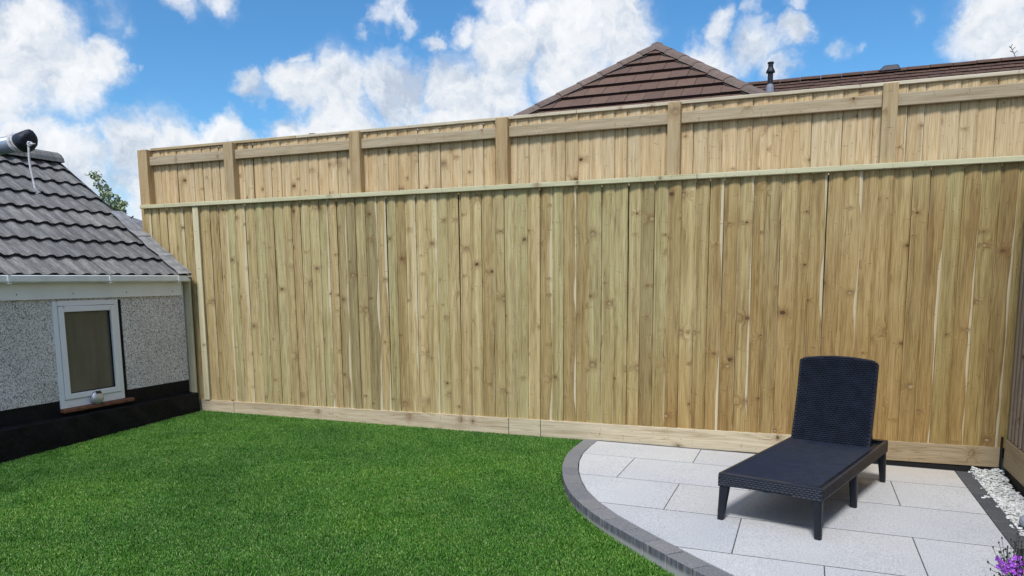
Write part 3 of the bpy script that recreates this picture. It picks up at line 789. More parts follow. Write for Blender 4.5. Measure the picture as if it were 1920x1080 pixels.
# ------------------------------------------------------------------ annex
XW, XP = -5.96, -5.86
YN, YF = 2.9, 6.15
ax = empty('annex_building', (-7.5, 4.6, -1.42))
tag(ax, 'low pebbledashed outbuilding with black plinth, white window and grey tiled roof at left', 'building')
wy0, wy1, wz0, wz1 = 4.668, 5.332, -1.075, -.152
mb = MB()
for (a, b, c, d) in [(YN, wy0, -1.002, -.0), (wy1+.045, YF, -1.002, -.0), (wy0, wy1+.045, wz1, -.0)]:
    mb.box(XW-.2, a, c, XW, b, d)
mb.build('wall', M_pebble, ax)
mb = MB(); mb.box(XW-.2, YN, -1.16, XW-.004, wy0, -1.003); mb.box(XW-.2, wy1+.045, -1.16, XW-.004, YF, -1.003); mb.box(XW-.2, wy0, -1.16, XW-.004, wy1+.045, wz0-.002)
mb.build('painted_band', M_black, ax)
mb = MB(); mb.box(XW-.12, wy1+.001, wz0, XW-.006, wy1+.044, wz1-.001); mb.build('painted_reveal', M_black, ax)
# plinth with a slightly sloping ledge, rough painted blockwork
mb = MB()
ys = np.linspace(YN, 6.165, 26)
for a, b in zip(ys[:-1], ys[1:]):
    j = lambda y_: .004*math.sin(y_*23)+.003*math.sin(y_*57)
    mb.quad([(XW-.1, a, -1.118), (XP+j(a), a, -1.146+j(a)*.8), (XP+j(b), b, -1.146+j(b)*.8), (XW-.1, b, -1.118)])
    mb.quad([(XP+j(a), a, -1.146+j(a)*.8), (XP+.004-j(a), a, -1.27), (XP+.004-j(b), b, -1.27), (XP+j(b), b, -1.146+j(b)*.8)])
    mb.quad([(XP+.004-j(a), a, -1.27), (XP+.006+j(a*1.7), a, -1.5), (XP+.006+j(b*1.7), b, -1.5), (XP+.004-j(b), b, -1.27)])
e = 6.165; mb.quad([(XW-.1, e, -1.118), (XP+.0, e, -1.146), (XP+.006, e, -1.5), (XW-.1, e, -1.5)])
mb.build('plinth', M_black, ax)
mb = MB(); mb.box(XP+.004, YN, -1.47, XP+.02, 6.15, -1.33, 'y')
o = None
# window
wf = MB(); fw = .042; X0, X1 = XW-.05, XW+.012
for (a, b, c, d) in [(wy0, wy0+fw, wz0, wz1), (wy1-fw, wy1, wz0, wz1), (wy0+fw, wy1-fw, wz1-fw, wz1), (wy0+fw, wy1-fw, wz0, wz0+.07)]:
    wf.box(X0, a, c, X1, b, d)
win = wf.build('window', M_white, ax); bevel(win, .004, 2)
sa, sb, sc_, sdd = wy0+fw+.004, wy1-fw-.004, wz0+.074, wz1-fw-.004
sf = MB(); sw = .048; X1s = XW+.024
for (a, b, c, d) in [(sa, sa+sw, sc_, sdd), (sb-sw, sb, sc_, sdd), (sa+sw, sb-sw, sdd-sw, sdd), (sa+sw, sb-sw, sc_, sc_+sw)]:
    sf.box(X0+.01, a, c, X1s, b, d)
def sub(mbx, name, mat, parent, bev=0):
    o = mbx.build(name, mat, parent)
    if bev: bevel(o, bev, 2)
    return o
sub(sf, 'sash', M_white, win, .005)
gl = MB(); gl.box(XW-.012, sa+sw, sc_+sw, XW-.006, sb-sw, sdd-sw); sub(gl, 'pane', M_glass, win)
# black gasket between sash and pane
gk = MB(); g_ = .006
for (a, b, c, d) in [(sa+sw, sa+sw+g_, sc_+sw, sdd-sw), (sb-sw-g_, sb-sw, sc_+sw, sdd-sw), (sa+sw+g_, sb-sw-g_, sdd-sw-g_, sdd-sw), (sa+sw+g_, sb-sw-g_, sc_+sw, sc_+sw+g_)]:
    gk.box(XW-.005, a, c, XW+.006, b, d)
sub(gk, 'gasket', M_dark, win)
# drainage slot covers
for yv_ in (wy0+.09, wy1-.07):
    d_ = MB(); d_.box(X1+.001, yv_-.015, wz0+.02, X1+.004, yv_+.015, wz0+.028); sub(d_, 'drain_slot', M_gutter, win)
# terracotta sill tiles
ysl = np.linspace(wy0-.005, wy1+.075, 4)
for a, b in zip(ysl[:-1], ysl[1:]):
    mb = MB(); mb.box(XW-.02, a+.0015, wz0-.034, XW+.052, b-.0015, wz0-.003, 'y'); o = mb.build('sill_tile', M_terra, ax); bevel(o, .006, 2)
# fascia + soffit, screws
mb = MB(); mb.box(XW+.006, YN, -.131, XW+.03, 6.10, .008, 'y'); o = mb.build('fascia', M_fascia, ax)
for yv_ in (4.35, 4.86, 5.42, 5.98):
    mb = MB(); tube(mb, [(XW+.0302, yv_, -.088), (XW+.033, yv_, -.088)], .005, 8); mb.build('screw_cap', M_flue, ax)
# gutter: box profile trough with rolled front lip
gy0, gy1 = YN, 6.128
prof = [(XW+.034, .052), (XW+.034, .016), (XW+.045, .008), (XW+.125, .006), (XW+.139, .018), (XW+.143, .062), (XW+.137, .067), (XW+.132, .056), (XW+.129, .024), (XW+.121, .014), (XW+.048, .016), (XW+.042, .022), (XW+.042, .052)]
mb = MB(); k = len(prof)
for i in range(k):
    a, b = prof[i], prof[(i+1) % k]; mb.quad([(a[0], gy0, a[1]), (b[0], gy0, b[1]), (b[0], gy1, b[1]), (a[0], gy1, a[1])])
mb.quad([(XW+.034, gy1, .052), (XW+.034, gy1, .016), (XW+.045, gy1, .008), (XW+.125, gy1, .006), (XW+.139, gy1, .018), (XW+.143, gy1, .058)])
mb.build('gutter', M_gutter, ax)
for yv_ in (4.22, 5.16, 5.965):
    mb = MB()
    for i in (1, 2, 3, 4):
        a, b = prof[i], prof[i+1]; c = .005
        na = lambda p: (p[0]+(.005 if p[0] > XW+.08 else 0), p[1]-(.005 if p[1] < .03 else -.004))
        A_, B_ = na(a), na(b)
        mb.quad([(A_[0], yv_-.014, A_[1]), (B_[0], yv_-.014, B_[1]), (B_[0], yv_+.014, B_[1]), (A_[0], yv_+.014, A_[1])])
    mb.box(XW+.141, yv_-.014, .016, XW+.149, yv_+.014, .066)
    mb.box(XW+.034, yv_-.014, -.002, XW+.146, yv_+.014, .005)
    mb.build('gutter_bracket', M_gutter, ax)
# roof structure
XE, ZE, SL = -5.835, .046, .735
def rz_(x_): return ZE + SL*(XE-x_)
XR = -7.52; RZ = rz_(XR)
mb = MB()
mb.quad([(XE-.03, YN, rz_(XE-.03)-.03), (XE-.03, 6.115, rz_(XE-.03)-.03), (XR, 6.115, RZ-.03), (XR, YN, RZ-.03)])
X2 = XR-(XE-XR)*1.0
mb.quad([(XR, YN, RZ-.03), (XR, 6.115, RZ-.03), (2*XR-XE, 6.115, ZE-.03), (2*XR-XE, YN, ZE-.03)])
o = mb.build('roof', M_tedge, ax, loc=(XR, 4.5, 0))
roof = o
# gable walls, far wall
mb = MB()
for yv_ in (YN+.001, 6.10):
    mb.quad([(XW-.01, yv_, -1.5), (2*XR-XW+.01, yv_, -1.5), (2*XR-XW+.01, yv_, -.0), (XR, yv_, RZ-.06), (XW-.01, yv_, -.0)])
mb.quad([(2*XR-XW, YN, -1.5), (2*XR-XW, 6.1, -1.5), (2*XR-XW, 6.1, .0), (2*XR-XW, YN, .0)])
mb.build('gable_wall', M_pebble, ax)
# dark interior floor just behind the wall
sl_ang = math.atan(SL)
# tile mesh: local x = up slope (towards ridge, negative world X), y across, z normal
def tile_mesh(wd, ln, amp, th, seed):
    mb = MB(); N = 16; c0 = []
    for i in range(N+1):
        s = i/N; ph = (s*2) % 1.0
        if i == N: ph = 1.
        # trapezoid wave: low pan, raised roll
        z = amp*(0.5-0.5*cos(2*pi*ph)); z = amp*min(1, max(0, (z/amp-.25)*1.6))
        c0.append((s*wd, z))
    L0, L1 = 0., ln
    for i in range(N):
        (ya, za), (yb, zb) = c0[i], c0[i+1]
        lift0, lift1 = th+.012, th-.008
        A = (L0, ya, za+lift0); B = (L0, yb, zb+lift0); C = (L1, yb, zb+lift1-.012); D = (L1, ya, za+lift1-.012)
        mb.quad([A, B, C, D])
        mb.quad([(L0, ya, za+lift0), (L0+.003, ya, za+lift0-th), (L0+.003, yb, zb+lift0-th), (L0, yb, zb+lift0)], mi=1)
    return mb.mesh('roof_tile', [M_tile, M_tedge])
TW, TG = .312, .215
tms = [tile_mesh(TW-.002, TG/cos(sl_ang)+.05, .019, .026, i) for i in range(2)]
rotM = Matrix(((-cos(sl_ang), 0, sin(sl_ang)), (0, -1, 0), (sin(sl_ang), 0, cos(sl_ang))))  # cols: up slope, -y, normal
rotM = Matrix((Vector((-cos(sl_ang), 0, sin(sl_ang))), Vector((0, -1, 0)), Vector((sin(sl_ang), 0, cos(sl_ang))))).transposed()
for r_ in range(8):
    xr = XE - .025 - TG*r_
    ystart = 6.105
    for c_ in range(11):
        yt = ystart - c_*TW
        if r_ == 7 and False: continue
        m3 = rotM @ Matrix.Rotation(rng.uniform(-.006, .006), 3, 'Z')
        o = bpy.data.objects.new('roof_tile', tms[(r_+c_) % 2]); link(o, roof)
        o.location = Vector((xr, yt+rng.uniform(-.002, .002), rz_(xr)-.022+rng.uniform(-.002, .002))) - wloc(roof)
        o.rotation_euler = m3.to_euler()
# ridge tiles along Y
def ridge_unit(p0, p1, side, upv, w, hgt, n=8, th=.02):
    """half-round ridge unit from p0 to p1"""
    mb = MB(); rings = []
    for p in (p0, p1):
        ring = []
        for i in range(n+1):
            a = pi*i/n; ring.append(p + side*(w*cos(a)) + upv*(hgt*sin(a)))
        rings.append(ring)
    for i in range(n): mb.quad([rings[0][i], rings[1][i], rings[1][i+1], rings[0][i+1]])
    for rg_ in rings: mb.quad(rg_)
    return mb
y = 6.10
while y > YN:
    mb = ridge_unit(Vector((XR, y, RZ-.02)), Vector((XR, y-.44, RZ-.02)), Vector((1, 0, 0)), Vector((0, 0, 1)), .13, .115)
    o = mb.build('ridge_tile', M_tile, roof); bevel(o, .012, 2); y -= .446
# verge: pale flashing over the lower four courses, dark undercloak below the whole rake
upd = Vector((-cos(sl_ang), 0, sin(sl_ang))); nd = Vector((sin(sl_ang), 0, cos(sl_ang)))
def onroof(s, yv_, lift): p = Vector((XE, yv_, ZE)) + upd*s + nd*lift; return p
segs = [(-.0, .30), (.29, .64), (.63, 1.08)]
for i, (a, b) in enumerate(segs):
    mb = MB(); ns = 4
    P = []
    for k2 in range(ns+1):
        s = a+(b-a)*k2/ns
        lift = .052 + .006*math.sin(k2*2.+i) + .004*i
        P.append([onroof(s, 5.955+.008*math.sin(k2+i*2), lift-.006), onroof(s, 6.03, lift), onroof(s, 6.12, lift+.004), onroof(s, 6.124, lift-.03)])
    for k2 in range(ns):
        for q in range(3): mb.quad([P[k2][q], P[k2+1][q], P[k2+1][q+1], P[k2][q+1]])
    o = mb.build('flashing', M_lead, roof, smooth=False)
    so = o.modifiers.new('solid', 'SOLIDIFY'); so.thickness = .004
mb = MB()
a, b = -.03, 2.1
mb.quad([onroof(a, 6.122, .012), onroof(b, 6.122, .012), onroof(b, 6.122, -.03), onroof(a, 6.122, -.03)])
mb.quad([onroof(a, 6.122, .012), onroof(b, 6.122, .012), onroof(b, 6.09, .012), onroof(a, 6.09, .012)])
mb.build('undercloak', M_tedge, roof)

# silver solar light on the sill
sl = empty('solar_light', (XW+.045, 5.005, wz0))
tag(sl, 'round silver solar lamp fixed at the bottom of the white window frame', 'lamp')
mb = MB(); n = 20; rings = []
for (rr_, dx) in [(.056, 0), (.062, .012), (.060, .026), (.050, .038), (.030, .046), (.004, .049)]:
    rings.append([(XW+.026+dx, 5.005+rr_*cos(2*pi*k2/n), wz0+.055+rr_*sin(2*pi*k2/n)) for k2 in range(n)])
for a, b in zip(rings[:-1], rings[1:]):
    for k2 in range(n): mb.quad([a[k2], a[(k2+1) % n], b[(k2+1) % n], b[k2]])
mb.quad(rings[0]); mb.quad(rings[-1]); o = mb.build('shell', M_chrome, sl, smooth=True)
mb = MB()
c_ = [(XW+.062, 4.978, wz0+.094), (XW+.062, 5.030, wz0+.094), (XW+.046, 5.026, wz0+.112), (XW+.046, 4.982, wz0+.112)]
extrude_poly(mb, [Vector(p)+Vector((.013, 0, .006)) for p in c_], (.7, 0, .7), .02); mb.build('solar_panel', M_panel, sl)

# ------------------------------------------------------------------ pole, hood and ropes at top left
pp = [at(-60, 285, 2.63), at(0, 278, 2.6), at(44, 266.5, 2.58)]
pole = empty('washing_line_pole', (-5.0, 2.9, lawnZ(-5, 2.9)))
tag(pole, 'grey metal tube ending in a black hood above the outbuilding roof at top left', 'pole')
P0, P1 = pp[0], pp[2]; dv = (P1-P0).normalized()
elbow = P0 - dv*1.25
mb = MB(); tube(mb, [Vector((elbow.x-.07, elbow.y+.01, -1.5)), Vector((elbow.x-.07, elbow.y+.01, elbow.z-.12)), elbow+Vector((-.04, 0, -.03)), elbow+dv*.08, P0, P1], .0375, 20)
o = mb.build('tube', M_pole, pole, smooth=True)
mb = MB(); so_ = dv.cross(Vector((0, 0, 1))).normalized(); upn = so_.cross(dv).normalized()
mb2 = MB(); a0 = P0-dv*.9 + upn*.006 - so_*(-.0)
# hood: lumpy cap
mb = MB(); cap0 = P1 - dv*.010; n = 16; rings = []
for i, (s, r_, up_) in enumerate([(0, .040, 0), (.008, .0455, .001), (.03, .046, .003), (.05, .043, .006), (.062, .034, .009), (.068, .02, .01)]):
    ring = []
    for k2 in range(n):
        a = 2*pi*k2/n; q = r_*(1+.07*math.sin(3*a+i))
        ring.append(cap0 + dv*(s+.012*math.sin(a)*(1 if i > 2 else 0)) + upn*(q*math.sin(a)+up_) + so_*(q*math.cos(a)))
    rings.append(ring)
for a, b in zip(rings[:-1], rings[1:]):
    for k2 in range(n): mb.quad([a[k2], a[(k2+1) % n], b[(k2+1) % n], b[k2]])
mb.quad(rings[0]); mb.quad(rings[-1]); mb.build('hood', M_cap_dark, pole, smooth=True)
rope = empty('rope', tuple(at(57, 268, 2.53)))
tag(rope, 'pale rope wound round the grey tube and hanging down over the roof', 'rope')
mb = MB()
for wnd, (s, tilt) in enumerate([(-.050, .25), (-.043, .42), (-.036, .30), (-.028, .5), (-.022, .36), (-.056, .38), (-.032, .15)]):
    pts = []
    for k2 in range(25):
        a = 2*pi*k2/24; rr_ = .0405 + .0015*(wnd % 3)
        pts.append(P1 + dv*(s-.004 + .040*tilt*-math.sin(a)+.002*wnd) + upn*(rr_*math.sin(a)) + so_*(rr_*math.cos(a)))
    tube(mb, pts, .0031, 6, caps=False)
mb.build('winding', M_rope, rope, smooth=True)
mb = MB(); hp_ = [at(53, 266, 2.52), at(53.5, 272, 2.515), at(54, 285, 2.515), at(54.5, 297, 2.515), at(56, 308, 2.515), at(58, 319, 2.515), at(61.5, 335, 2.515), at(65, 351, 2.515), at(68.5, 361, 2.515)]
tube(mb, hp_, .0046, 8); mb.build('hanging_end', M_rope, rope, smooth=True)
mb = MB()
kc_ = at(55, 270, 2.513)
for ph, tl in ((0, .2), (1.1, 1.0)):
    pts = [kc_ + R*(.0085*cos(a)*1.0) + U*(.0085*sin(a)+.001) + F*(.004*sin(a+ph)*tl) + R*(.002*ph) for a in [2*pi*k2/16 for k2 in range(17)]]
    tube(mb, pts, .0029, 6, caps=False)
tube(mb, [kc_, at(60, 270, 2.51), at(66, 269.5, 2.515)], .0029, 6)
mb.build('knot', M_rope, rope, smooth=True)
mb = MB(); e0 = hp_[-1]
for (dx, dy) in [(9, -3), (7, 0), (4, 3), (0, 4), (10, -1), (-1, 3)]:
    tube(mb, [hp_[-2], e0+R*(dx*.0006)-U*(dy*.0008), e0 + R*(dx*.00185) - U*(dy*.0019)], .0016, 5, radii=[.0026, .0018, .0009])
mb.build('frayed_end', M_rope, rope)

# ------------------------------------------------------------------ sun lounger
A_L = rad(17.0)
lg = empty('sun_lounger', (-.158, 4.295, -1.385), -A_L)
tag(lg, 'dark navy rattan effect plastic sun lounger with raised backrest on the pale patio', 'sun lounger')
# local: x across, y along (towards the head), z up; front edge at y=0
WL, LL, HT, AP = .572, 1.495, .285, .078
def lmesh(mbx, name, mat, loc=(0, 0, 0), parent=lg, smooth=False, bev=0):
    o = place(mbx.mesh(name, mat, smooth), name, parent, loc, None, False)
    if bev: bevel(o, bev, 2)
    return o
h2 = WL/2
mb = MB()
# apron ring (front with slight arch)
def apron_front(mb, y0, y1, arch=True):
    n = 12
    for i in range(n):
        xa, xb = -h2+WL*i/n, -h2+WL*(i+1)/n
        za = HT-AP+.010*(1-(2*(i/n)-1)**2 if arch else 0); zb = HT-AP+.010*(1-(2*((i+1)/n)-1)**2 if arch else 0)
        mb.quad([(xa, y0, za), (xb, y0, zb), (xb, y0, HT-.012), (xa, y0, HT-.012)])
        mb.quad([(xa, y1, za), (xa, y1, HT-.012), (xb, y1, HT-.012), (xb, y1, zb)])
        mb.quad([(xa, y0, za), (xa, y1, za), (xb, y1, zb), (xb, y0, zb)])
apron_front(mb, 0.002, .028); apron_front(mb, LL-.028, LL-.002)
for s in (-1, 1):
    xo, xi = s*(h2-.001), s*(h2-.028)
    mb.box(min(xo, xi), .003, HT-AP, max(xo, xi), LL-.003, HT-.012)
lmesh(mb, 'frame', M_lounger)
# top rim
mb = MB()
mb.box(-h2, 0, HT-.0125, h2, .022, HT); mb.box(-h2, LL-.045, HT-.0125, h2, LL, HT)
mb.box(-h2, .022, HT-.0125, -h2+.018, LL-.045, HT); mb.box(h2-.018, .022, HT-.0125, h2, LL-.045, HT)
lmesh(mb, 'rim', M_lounger_w, bev=.005)
def pill(mb, c, ax, ay, n, lx, ly, hz):
    """small woven strand bump: base quad lx x ly, raised ridge"""
    c = Vector(c); a = ax*lx/2; b = ay*ly/2; r = ax*lx*.30
    p = [c-a-b, c+a-b, c+a+b, c-a+b]; t0 = c-r+n*hz; t1 = c+r+n*hz
    i = len(mb.v); mb.v += [tuple(q) for q in p+[t0, t1]]
    for f in ((0, 1, 5, 4), (1, 2, 5), (2, 3, 4, 5), (3, 0, 4)):
        mb.f.append(tuple(i+k for k in f)); mb.uv.append([(0, 0)]*len(f)); mb.e.append([(0, 0)]*len(f)); mb.m.append(0)
def weave_mesh(mb, name, mat, parent=lg, loc=(0, 0, 0)):
    me = mb.mesh(name, mat, False, merge=False); o = place(me, name, parent, loc, None, False); o['kind'] = 'stuff'
    for p in me.polygons: p.use_smooth = False
    return o
# seat panels
HB = 1.215
for (a, b) in ((.0225, .60), (.602, HB-.005)):
    mb = MB(); n = 8
    for i in range(n):
        xa, xb = -h2+.0185+(WL-.037)*i/n, -h2+.0185+(WL-.037)*(i+1)/n
        sag = lambda x_: -.004*(1-(x_/(h2-.018))**2)-.0012
        mb.quad([(xa, a, HT+sag(xa)), (xb, a, HT+sag(xb)), (xb, b, HT+sag(xb)), (xa, b, HT+sag(xa))])
        mb.quad([(xa, a, HT-.02), (xa, b, HT-.02), (xb, b, HT-.02), (xb, a, HT-.02)])
        mb.quad([(xa, a, HT+sag(xa)), (xa, a, HT-.02), (xb, a, HT-.02), (xb, a, HT+sag(xb))])
        mb.quad([(xa, b, HT+sag(xa)), (xb, b, HT+sag(xb)), (xb, b, HT-.02), (xa, b, HT-.02)])
    seat = lmesh(mb, 'seat_panel', M_lounger)
    mb = MB(); y = a+.008; r_ = 0
    while y < b-.006:
        x = -h2+.026+(.0095 if r_ % 2 else 0)
        while x < h2-.026:
            pill(mb, (x, y, HT-.0012-.004*(1-(x/(h2-.018))**2)), Vector((1, 0, 0)), Vector((0, 1, 0)), Vector((0, 0, 1)), 0.0175, .0105, .0028); x += .019
        y += .0125; r_ += 1
    weave_mesh(mb, 'seat_weave', M_lounger_w, seat)
# apron weave
mb = MB()
z = HT-.020; r_ = 0
while z > HT-AP+.006:
    x = -h2+.012+(.013 if r_ % 2 else 0)
    while x < h2-.010:
        if z > HT-AP+.004+.010*(1-(x/h2)**2): pill(mb, (x, .002, z), Vector((1, 0, 0)), Vector((0, 0, 1)), Vector((0, -1, 0)), .0245, .0105, .0042)
        x += .026
    for s in (-1, 1):
        y = .015+(.013 if r_ % 2 else 0)
        while y < LL-.012:
            pill(mb, (s*(h2-.001), y, z), Vector((0, 1, 0)), Vector((0, 0, 1)), Vector((s, 0, 0)), .0245, .0105, .0042); y += .026
    z -= .0115; r_ += 1
weave_mesh(mb, 'apron_weave', M_lounger_w)
# legs
def leg(x_, y_, sx, sy, tw=.052, bw=.034):
    mb = MB(); rings = []
    for (z_, w_, k2) in [(HT-.014, tw*1.08, 0), (HT-AP, tw, .1), (.10, (tw+bw)/2*.98, .6), (.004, bw, 1.), (0, bw*.92, 1.)]:
        cx_, cy_ = x_-sx*w_/2+sx*.006*k2, y_-sy*w_/2+sy*.004*k2
        q = w_/2; c = q*.35
        rings.append([(cx_+a, cy_+b, z_) for a, b in [(-q+c, -q), (q-c, -q), (q, -q+c), (q, q-c), (q-c, q), (-q+c, q), (-q, q-c), (-q, -q+c)]])
    for a, b in zip(rings[:-1], rings[1:]):
        for k2 in range(8): mb.quad([a[k2], a[(k2+1) % 8], b[(k2+1) % 8], b[k2]])
    mb.quad(rings[0]); mb.quad(rings[-1])
    lmesh(mb, 'leg', M_lounger)
for s in (-1, 1):
    leg(s*(h2-.004), .006, s, -1); leg(s*(h2-.006), LL-.006, s, 1)
    leg(s*(h2-.006), .755, s, 1, .046, .036)
# backrest
BH, BWb, BWt, TH = .606, .508, .505, .028
tilt = rad(13)
bu = Vector((0, sin(tilt), cos(tilt))); bn = Vector((0, -cos(tilt), sin(tilt))); bx_ = Vector((1, 0, 0))
B0 = Vector((-.016, HB-.01, HT-.022))
def bw_at(s): return (BWb + (BWt-BWb)*s)/2
def btop(xn):   # xn -1..1: arched top with rounded corners
    e = max(0, abs(xn)-.86)/.14
    return BH - .026*xn*xn - .020*(1-sqrt(max(0, 1-e*e)))
def bpt(xn, s, off):
    hgt = s*btop(xn); cur = .012*math.sin(s*pi)*-1
    dish = .010*(1-min(1, abs(xn))**4)
    return B0 + bx_*(xn*bw_at(s)) + bu*hgt + bn*(off - dish*(1 if off > 0 else .3) + cur)
mb = MB(); nx, ns = 24, 10
xs_ = [-1+2*i/nx for i in range(nx+1)]
for i in range(nx):
    for j in range(ns):
        a, b, c, d = xs_[i], xs_[i+1], j/ns, (j+1)/ns
        mb.quad([bpt(a, c, TH/2), bpt(b, c, TH/2), bpt(b, d, TH/2), bpt(a, d, TH/2)])
        mb.quad([bpt(a, c, -TH/2), bpt(a, d, -TH/2), bpt(b, d, -TH/2), bpt(b, c, -TH/2)])
    a, b = xs_[i], xs_[i+1]
    mb.quad([bpt(a, 1, TH/2), bpt(b, 1, TH/2), bpt(b, 1, -TH/2), bpt(a, 1, -TH/2)])
    mb.quad([bpt(a, 0, TH/2), bpt(b, 0, TH/2), bpt(b, 0, -TH/2), bpt(a, 0, -TH/2)])
for j in range(ns):
    for s in (-1, 1): mb.quad([bpt(s, j/ns, TH/2), bpt(s, (j+1)/ns, TH/2), bpt(s, (j+1)/ns, -TH/2), bpt(s, j/ns, -TH/2)])
back = lmesh(mb, 'backrest', M_lounger, bev=.004)
mb = MB(); hh = .012; r_ = 0
while hh < BH-.006:
    s = hh/BH; hwid = bw_at(s); x = -hwid+.014+(.0125 if r_ % 2 else 0)
    while x < hwid-.011:
        xn = x/hwid; sN = hh/btop(xn)
        if sN < .985:
            zone = .0025 if abs(xn) < .62 else 0
            p = bpt(xn, sN, TH/2+.0005+zone*0)
            pill(mb, p, bx_, bu, bn, .0235, .0112, .0075)
        x += .025
    hh += .0132; r_ += 1
weave_mesh(mb, 'backrest_weave', M_lounger_w, back)
# prop stay behind the backrest
mb = MB()
for s in (-1, 1): tube(mb, [(s*.2, HB+.05, HT+.22), (s*.2, LL-.07, HT-.03)], .009, 8)
tube(mb, [(-.2, LL-.07, HT-.03), (.2, LL-.07, HT-.03)], .009, 8)
lmesh(mb, 'backrest_prop', M_lounger)
mb = MB(); mb.box(-h2+.03, HB+.03, HT-.03, h2-.03, LL-.05, HT-.022); lmesh(mb, 'tray', M_lounger)

# ------------------------------------------------------------------ brown tiled house beyond the fence
hs_ = empty('brown_roofed_house', (0, 18, -1.6))
tag(hs_, 'house beyond the fence showing only its brown tiled hip roof and long ridge', 'house')
AX, AY, AZ, HS = -2.608, 14.0, 3.97, .735
EY = 11.3; ez = AZ-HS*(AY-EY)
def hipP(x_, y_): return Vector((x_, y_, AZ-HS*(AY-y_)))
hn = Vector((0, -HS, 1)).normalized()
mb = MB()
E = AY-EY
mb.quad([hipP(AX, AY)-hn*.05, hipP(AX-E, EY)-hn*.05, hipP(AX+E, EY)-hn*.05])
for s in (-1, 1):
    mb.quad([(AX, AY, AZ-.05), (AX+s*E, EY, ez-.05), (AX+s*E, 22, ez-.05), (AX, 22, AZ-.05)])
hr = mb.build('roof', M_btedge, hs_, loc=(AX, AY, ez))
mb = MB(); mb.box(AX-E+.4, EY+.4, -1.6, AX+E-.4, 21., ez-.04); mb.build('wall', M_render, hs_)
row_y = 12.248-.293*3
while row_y < AY-.05:
    ya, yb = row_y, min(row_y+.293+.03, AY)
    m_ = int(rng.random()*2)
    xo = (.155 if round((row_y-10)/.293) % 2 else 0)
    x = AX-3.1+xo
    while x < AX+3.0:
        g_ = .003
        poly = [(x+g_, ya), (x+.292-g_, ya), (x+.292-g_, yb), (x+g_, yb)]
        # hips: |x-AX| <= AY-y
        poly = clip(poly, [(1, 1, AX+AY-.03), (-1, 1, -AX+AY-.03)])
        if poly and len(poly) > 2:
            jt = rng.uniform(-.003, .003)
            top = [hipP(px_, py_) + hn*((0.060 if py_ < ya+.01 else .054*(1-(py_-ya)/.323)+.008)+jt) for px_, py_ in poly]
            mb = MB(); mb.quad(top)
            low_ = [q-hn*.068 for q in top]
            k3 = len(top)
            for i in range(k3):
                mb.quad([top[i], low_[i], low_[(i+1) % k3], top[(i+1) % k3]], mi=1)
            mb.build('roof_tile', [M_btile, M_btedge], hr)
        x += .292
    row_y += .293
# hip tiles
for s in (-1, 1):
    d3 = Vector((s, -1, -HS)).normalized(); L = 0.; side = d3.cross(Vector((0, 0, 1))).normalized(); upv = side.cross(d3).normalized()
    if upv.z < 0: upv = -upv
    while L < 4.4:
        p0 = Vector((AX, AY, AZ+.0))+d3*(L-.0); p1 = Vector((AX, AY, AZ+.0))+d3*(L+.435)
        mb = ridge_unit(p0+upv*.0, p1+upv*.012, side, upv, .14, .085, n=4)
        o = mb.build('hip_tile', M_hip, hr); bevel(o, .008, 1); L += .44
    # mortar bedding
    mb = ridge_unit(Vector((AX, AY, AZ-.03))+d3*.1, Vector((AX, AY, AZ-.03))+d3*4.4, side, upv, .145, .05, n=3); mb.build('bedding', M_mortar, hr)
y = AY
while y < 19:
    mb = ridge_unit(Vector((AX, y-.06, AZ+.0)), Vector((AX, y+.38, AZ)), Vector((1, 0, 0)), Vector((0, 0, 1)), .125, .09, n=4); mb.build('ridge_tile', M_hip, hr); y += .445
# long main roof behind
RY, RZ2, MS = 20., 4.56, .6
mn = Vector((0, -MS, 1)).normalized()
def mainP(x_, y_): return Vector((x_, y_, RZ2-MS*(RY-y_)))
mb = MB(); mb.quad([mainP(-3.6, RY)-mn*.03, mainP(14, RY)-mn*.03, mainP(14, 15.5)-mn*.03, mainP(-3.6, 15.5)-mn*.03])
mb.quad([(-3.6, RY, RZ2-.03), (14, RY, RZ2-.03), (14, 24.5, RZ2-2.73), (-3.6, 24.5, RZ2-2.73)])
mr_ = mb.build('main_roof', M_ctile, hs_, loc=(5, RY, 1))
mb = MB(); mb.box(-3.3, 16, -1.6, 13.7, 24, 1.8); mb.build('main_wall', M_render, hs_)
GU = .172; cnt = 0
tmesh = {}
for r_ in range(6):
    ya = RY-.04-GU*(r_+1)
    x = -1.9 + (.11 if r_ % 2 else 0)
    while x < 5.6:
        if 'm' not in tmesh:
            L_ = sqrt(1+MS*MS); q = [Vector((0, 0, 0)), Vector((.214, 0, 0)), Vector((.214, GU+.03, MS*(GU+.03))), Vector((0, GU+.03, MS*(GU+.03)))]
            top = [q[0]+mn*.034, q[1]+mn*.034, q[2]+mn*.008, q[3]+mn*.008]; mb = MB(); mb.quad(top)
            low_ = [p-mn*.03 for p in top]
            for i in range(4): mb.quad([top[i], low_[i], low_[(i+1) % 4], top[(i+1) % 4]], mi=1)
            tmesh['m'] = mb.mesh('roof_tile', [M_ctile, M_btedge])
        o = place(tmesh['m'], 'roof_tile', mr_, mainP(x, ya)+mn*rng.uniform(-.004, .004)); cnt += 1
        x += .22
    # remaining width to the right, outside the picture: left to the roof sheet
x = -3.5
while x < 13.8:
    if x < 6.5 or True:
        mb = ridge_unit(Vector((x, RY, RZ2-.0+rng.uniform(-.006, .006))), Vector((x+.44, RY, RZ2)), Vector((0, 1, 0)), Vector((0, 0, 1)), .12, .085, n=6)
        mb.build('ridge_tile', M_ctile, mr_)
    x += .45
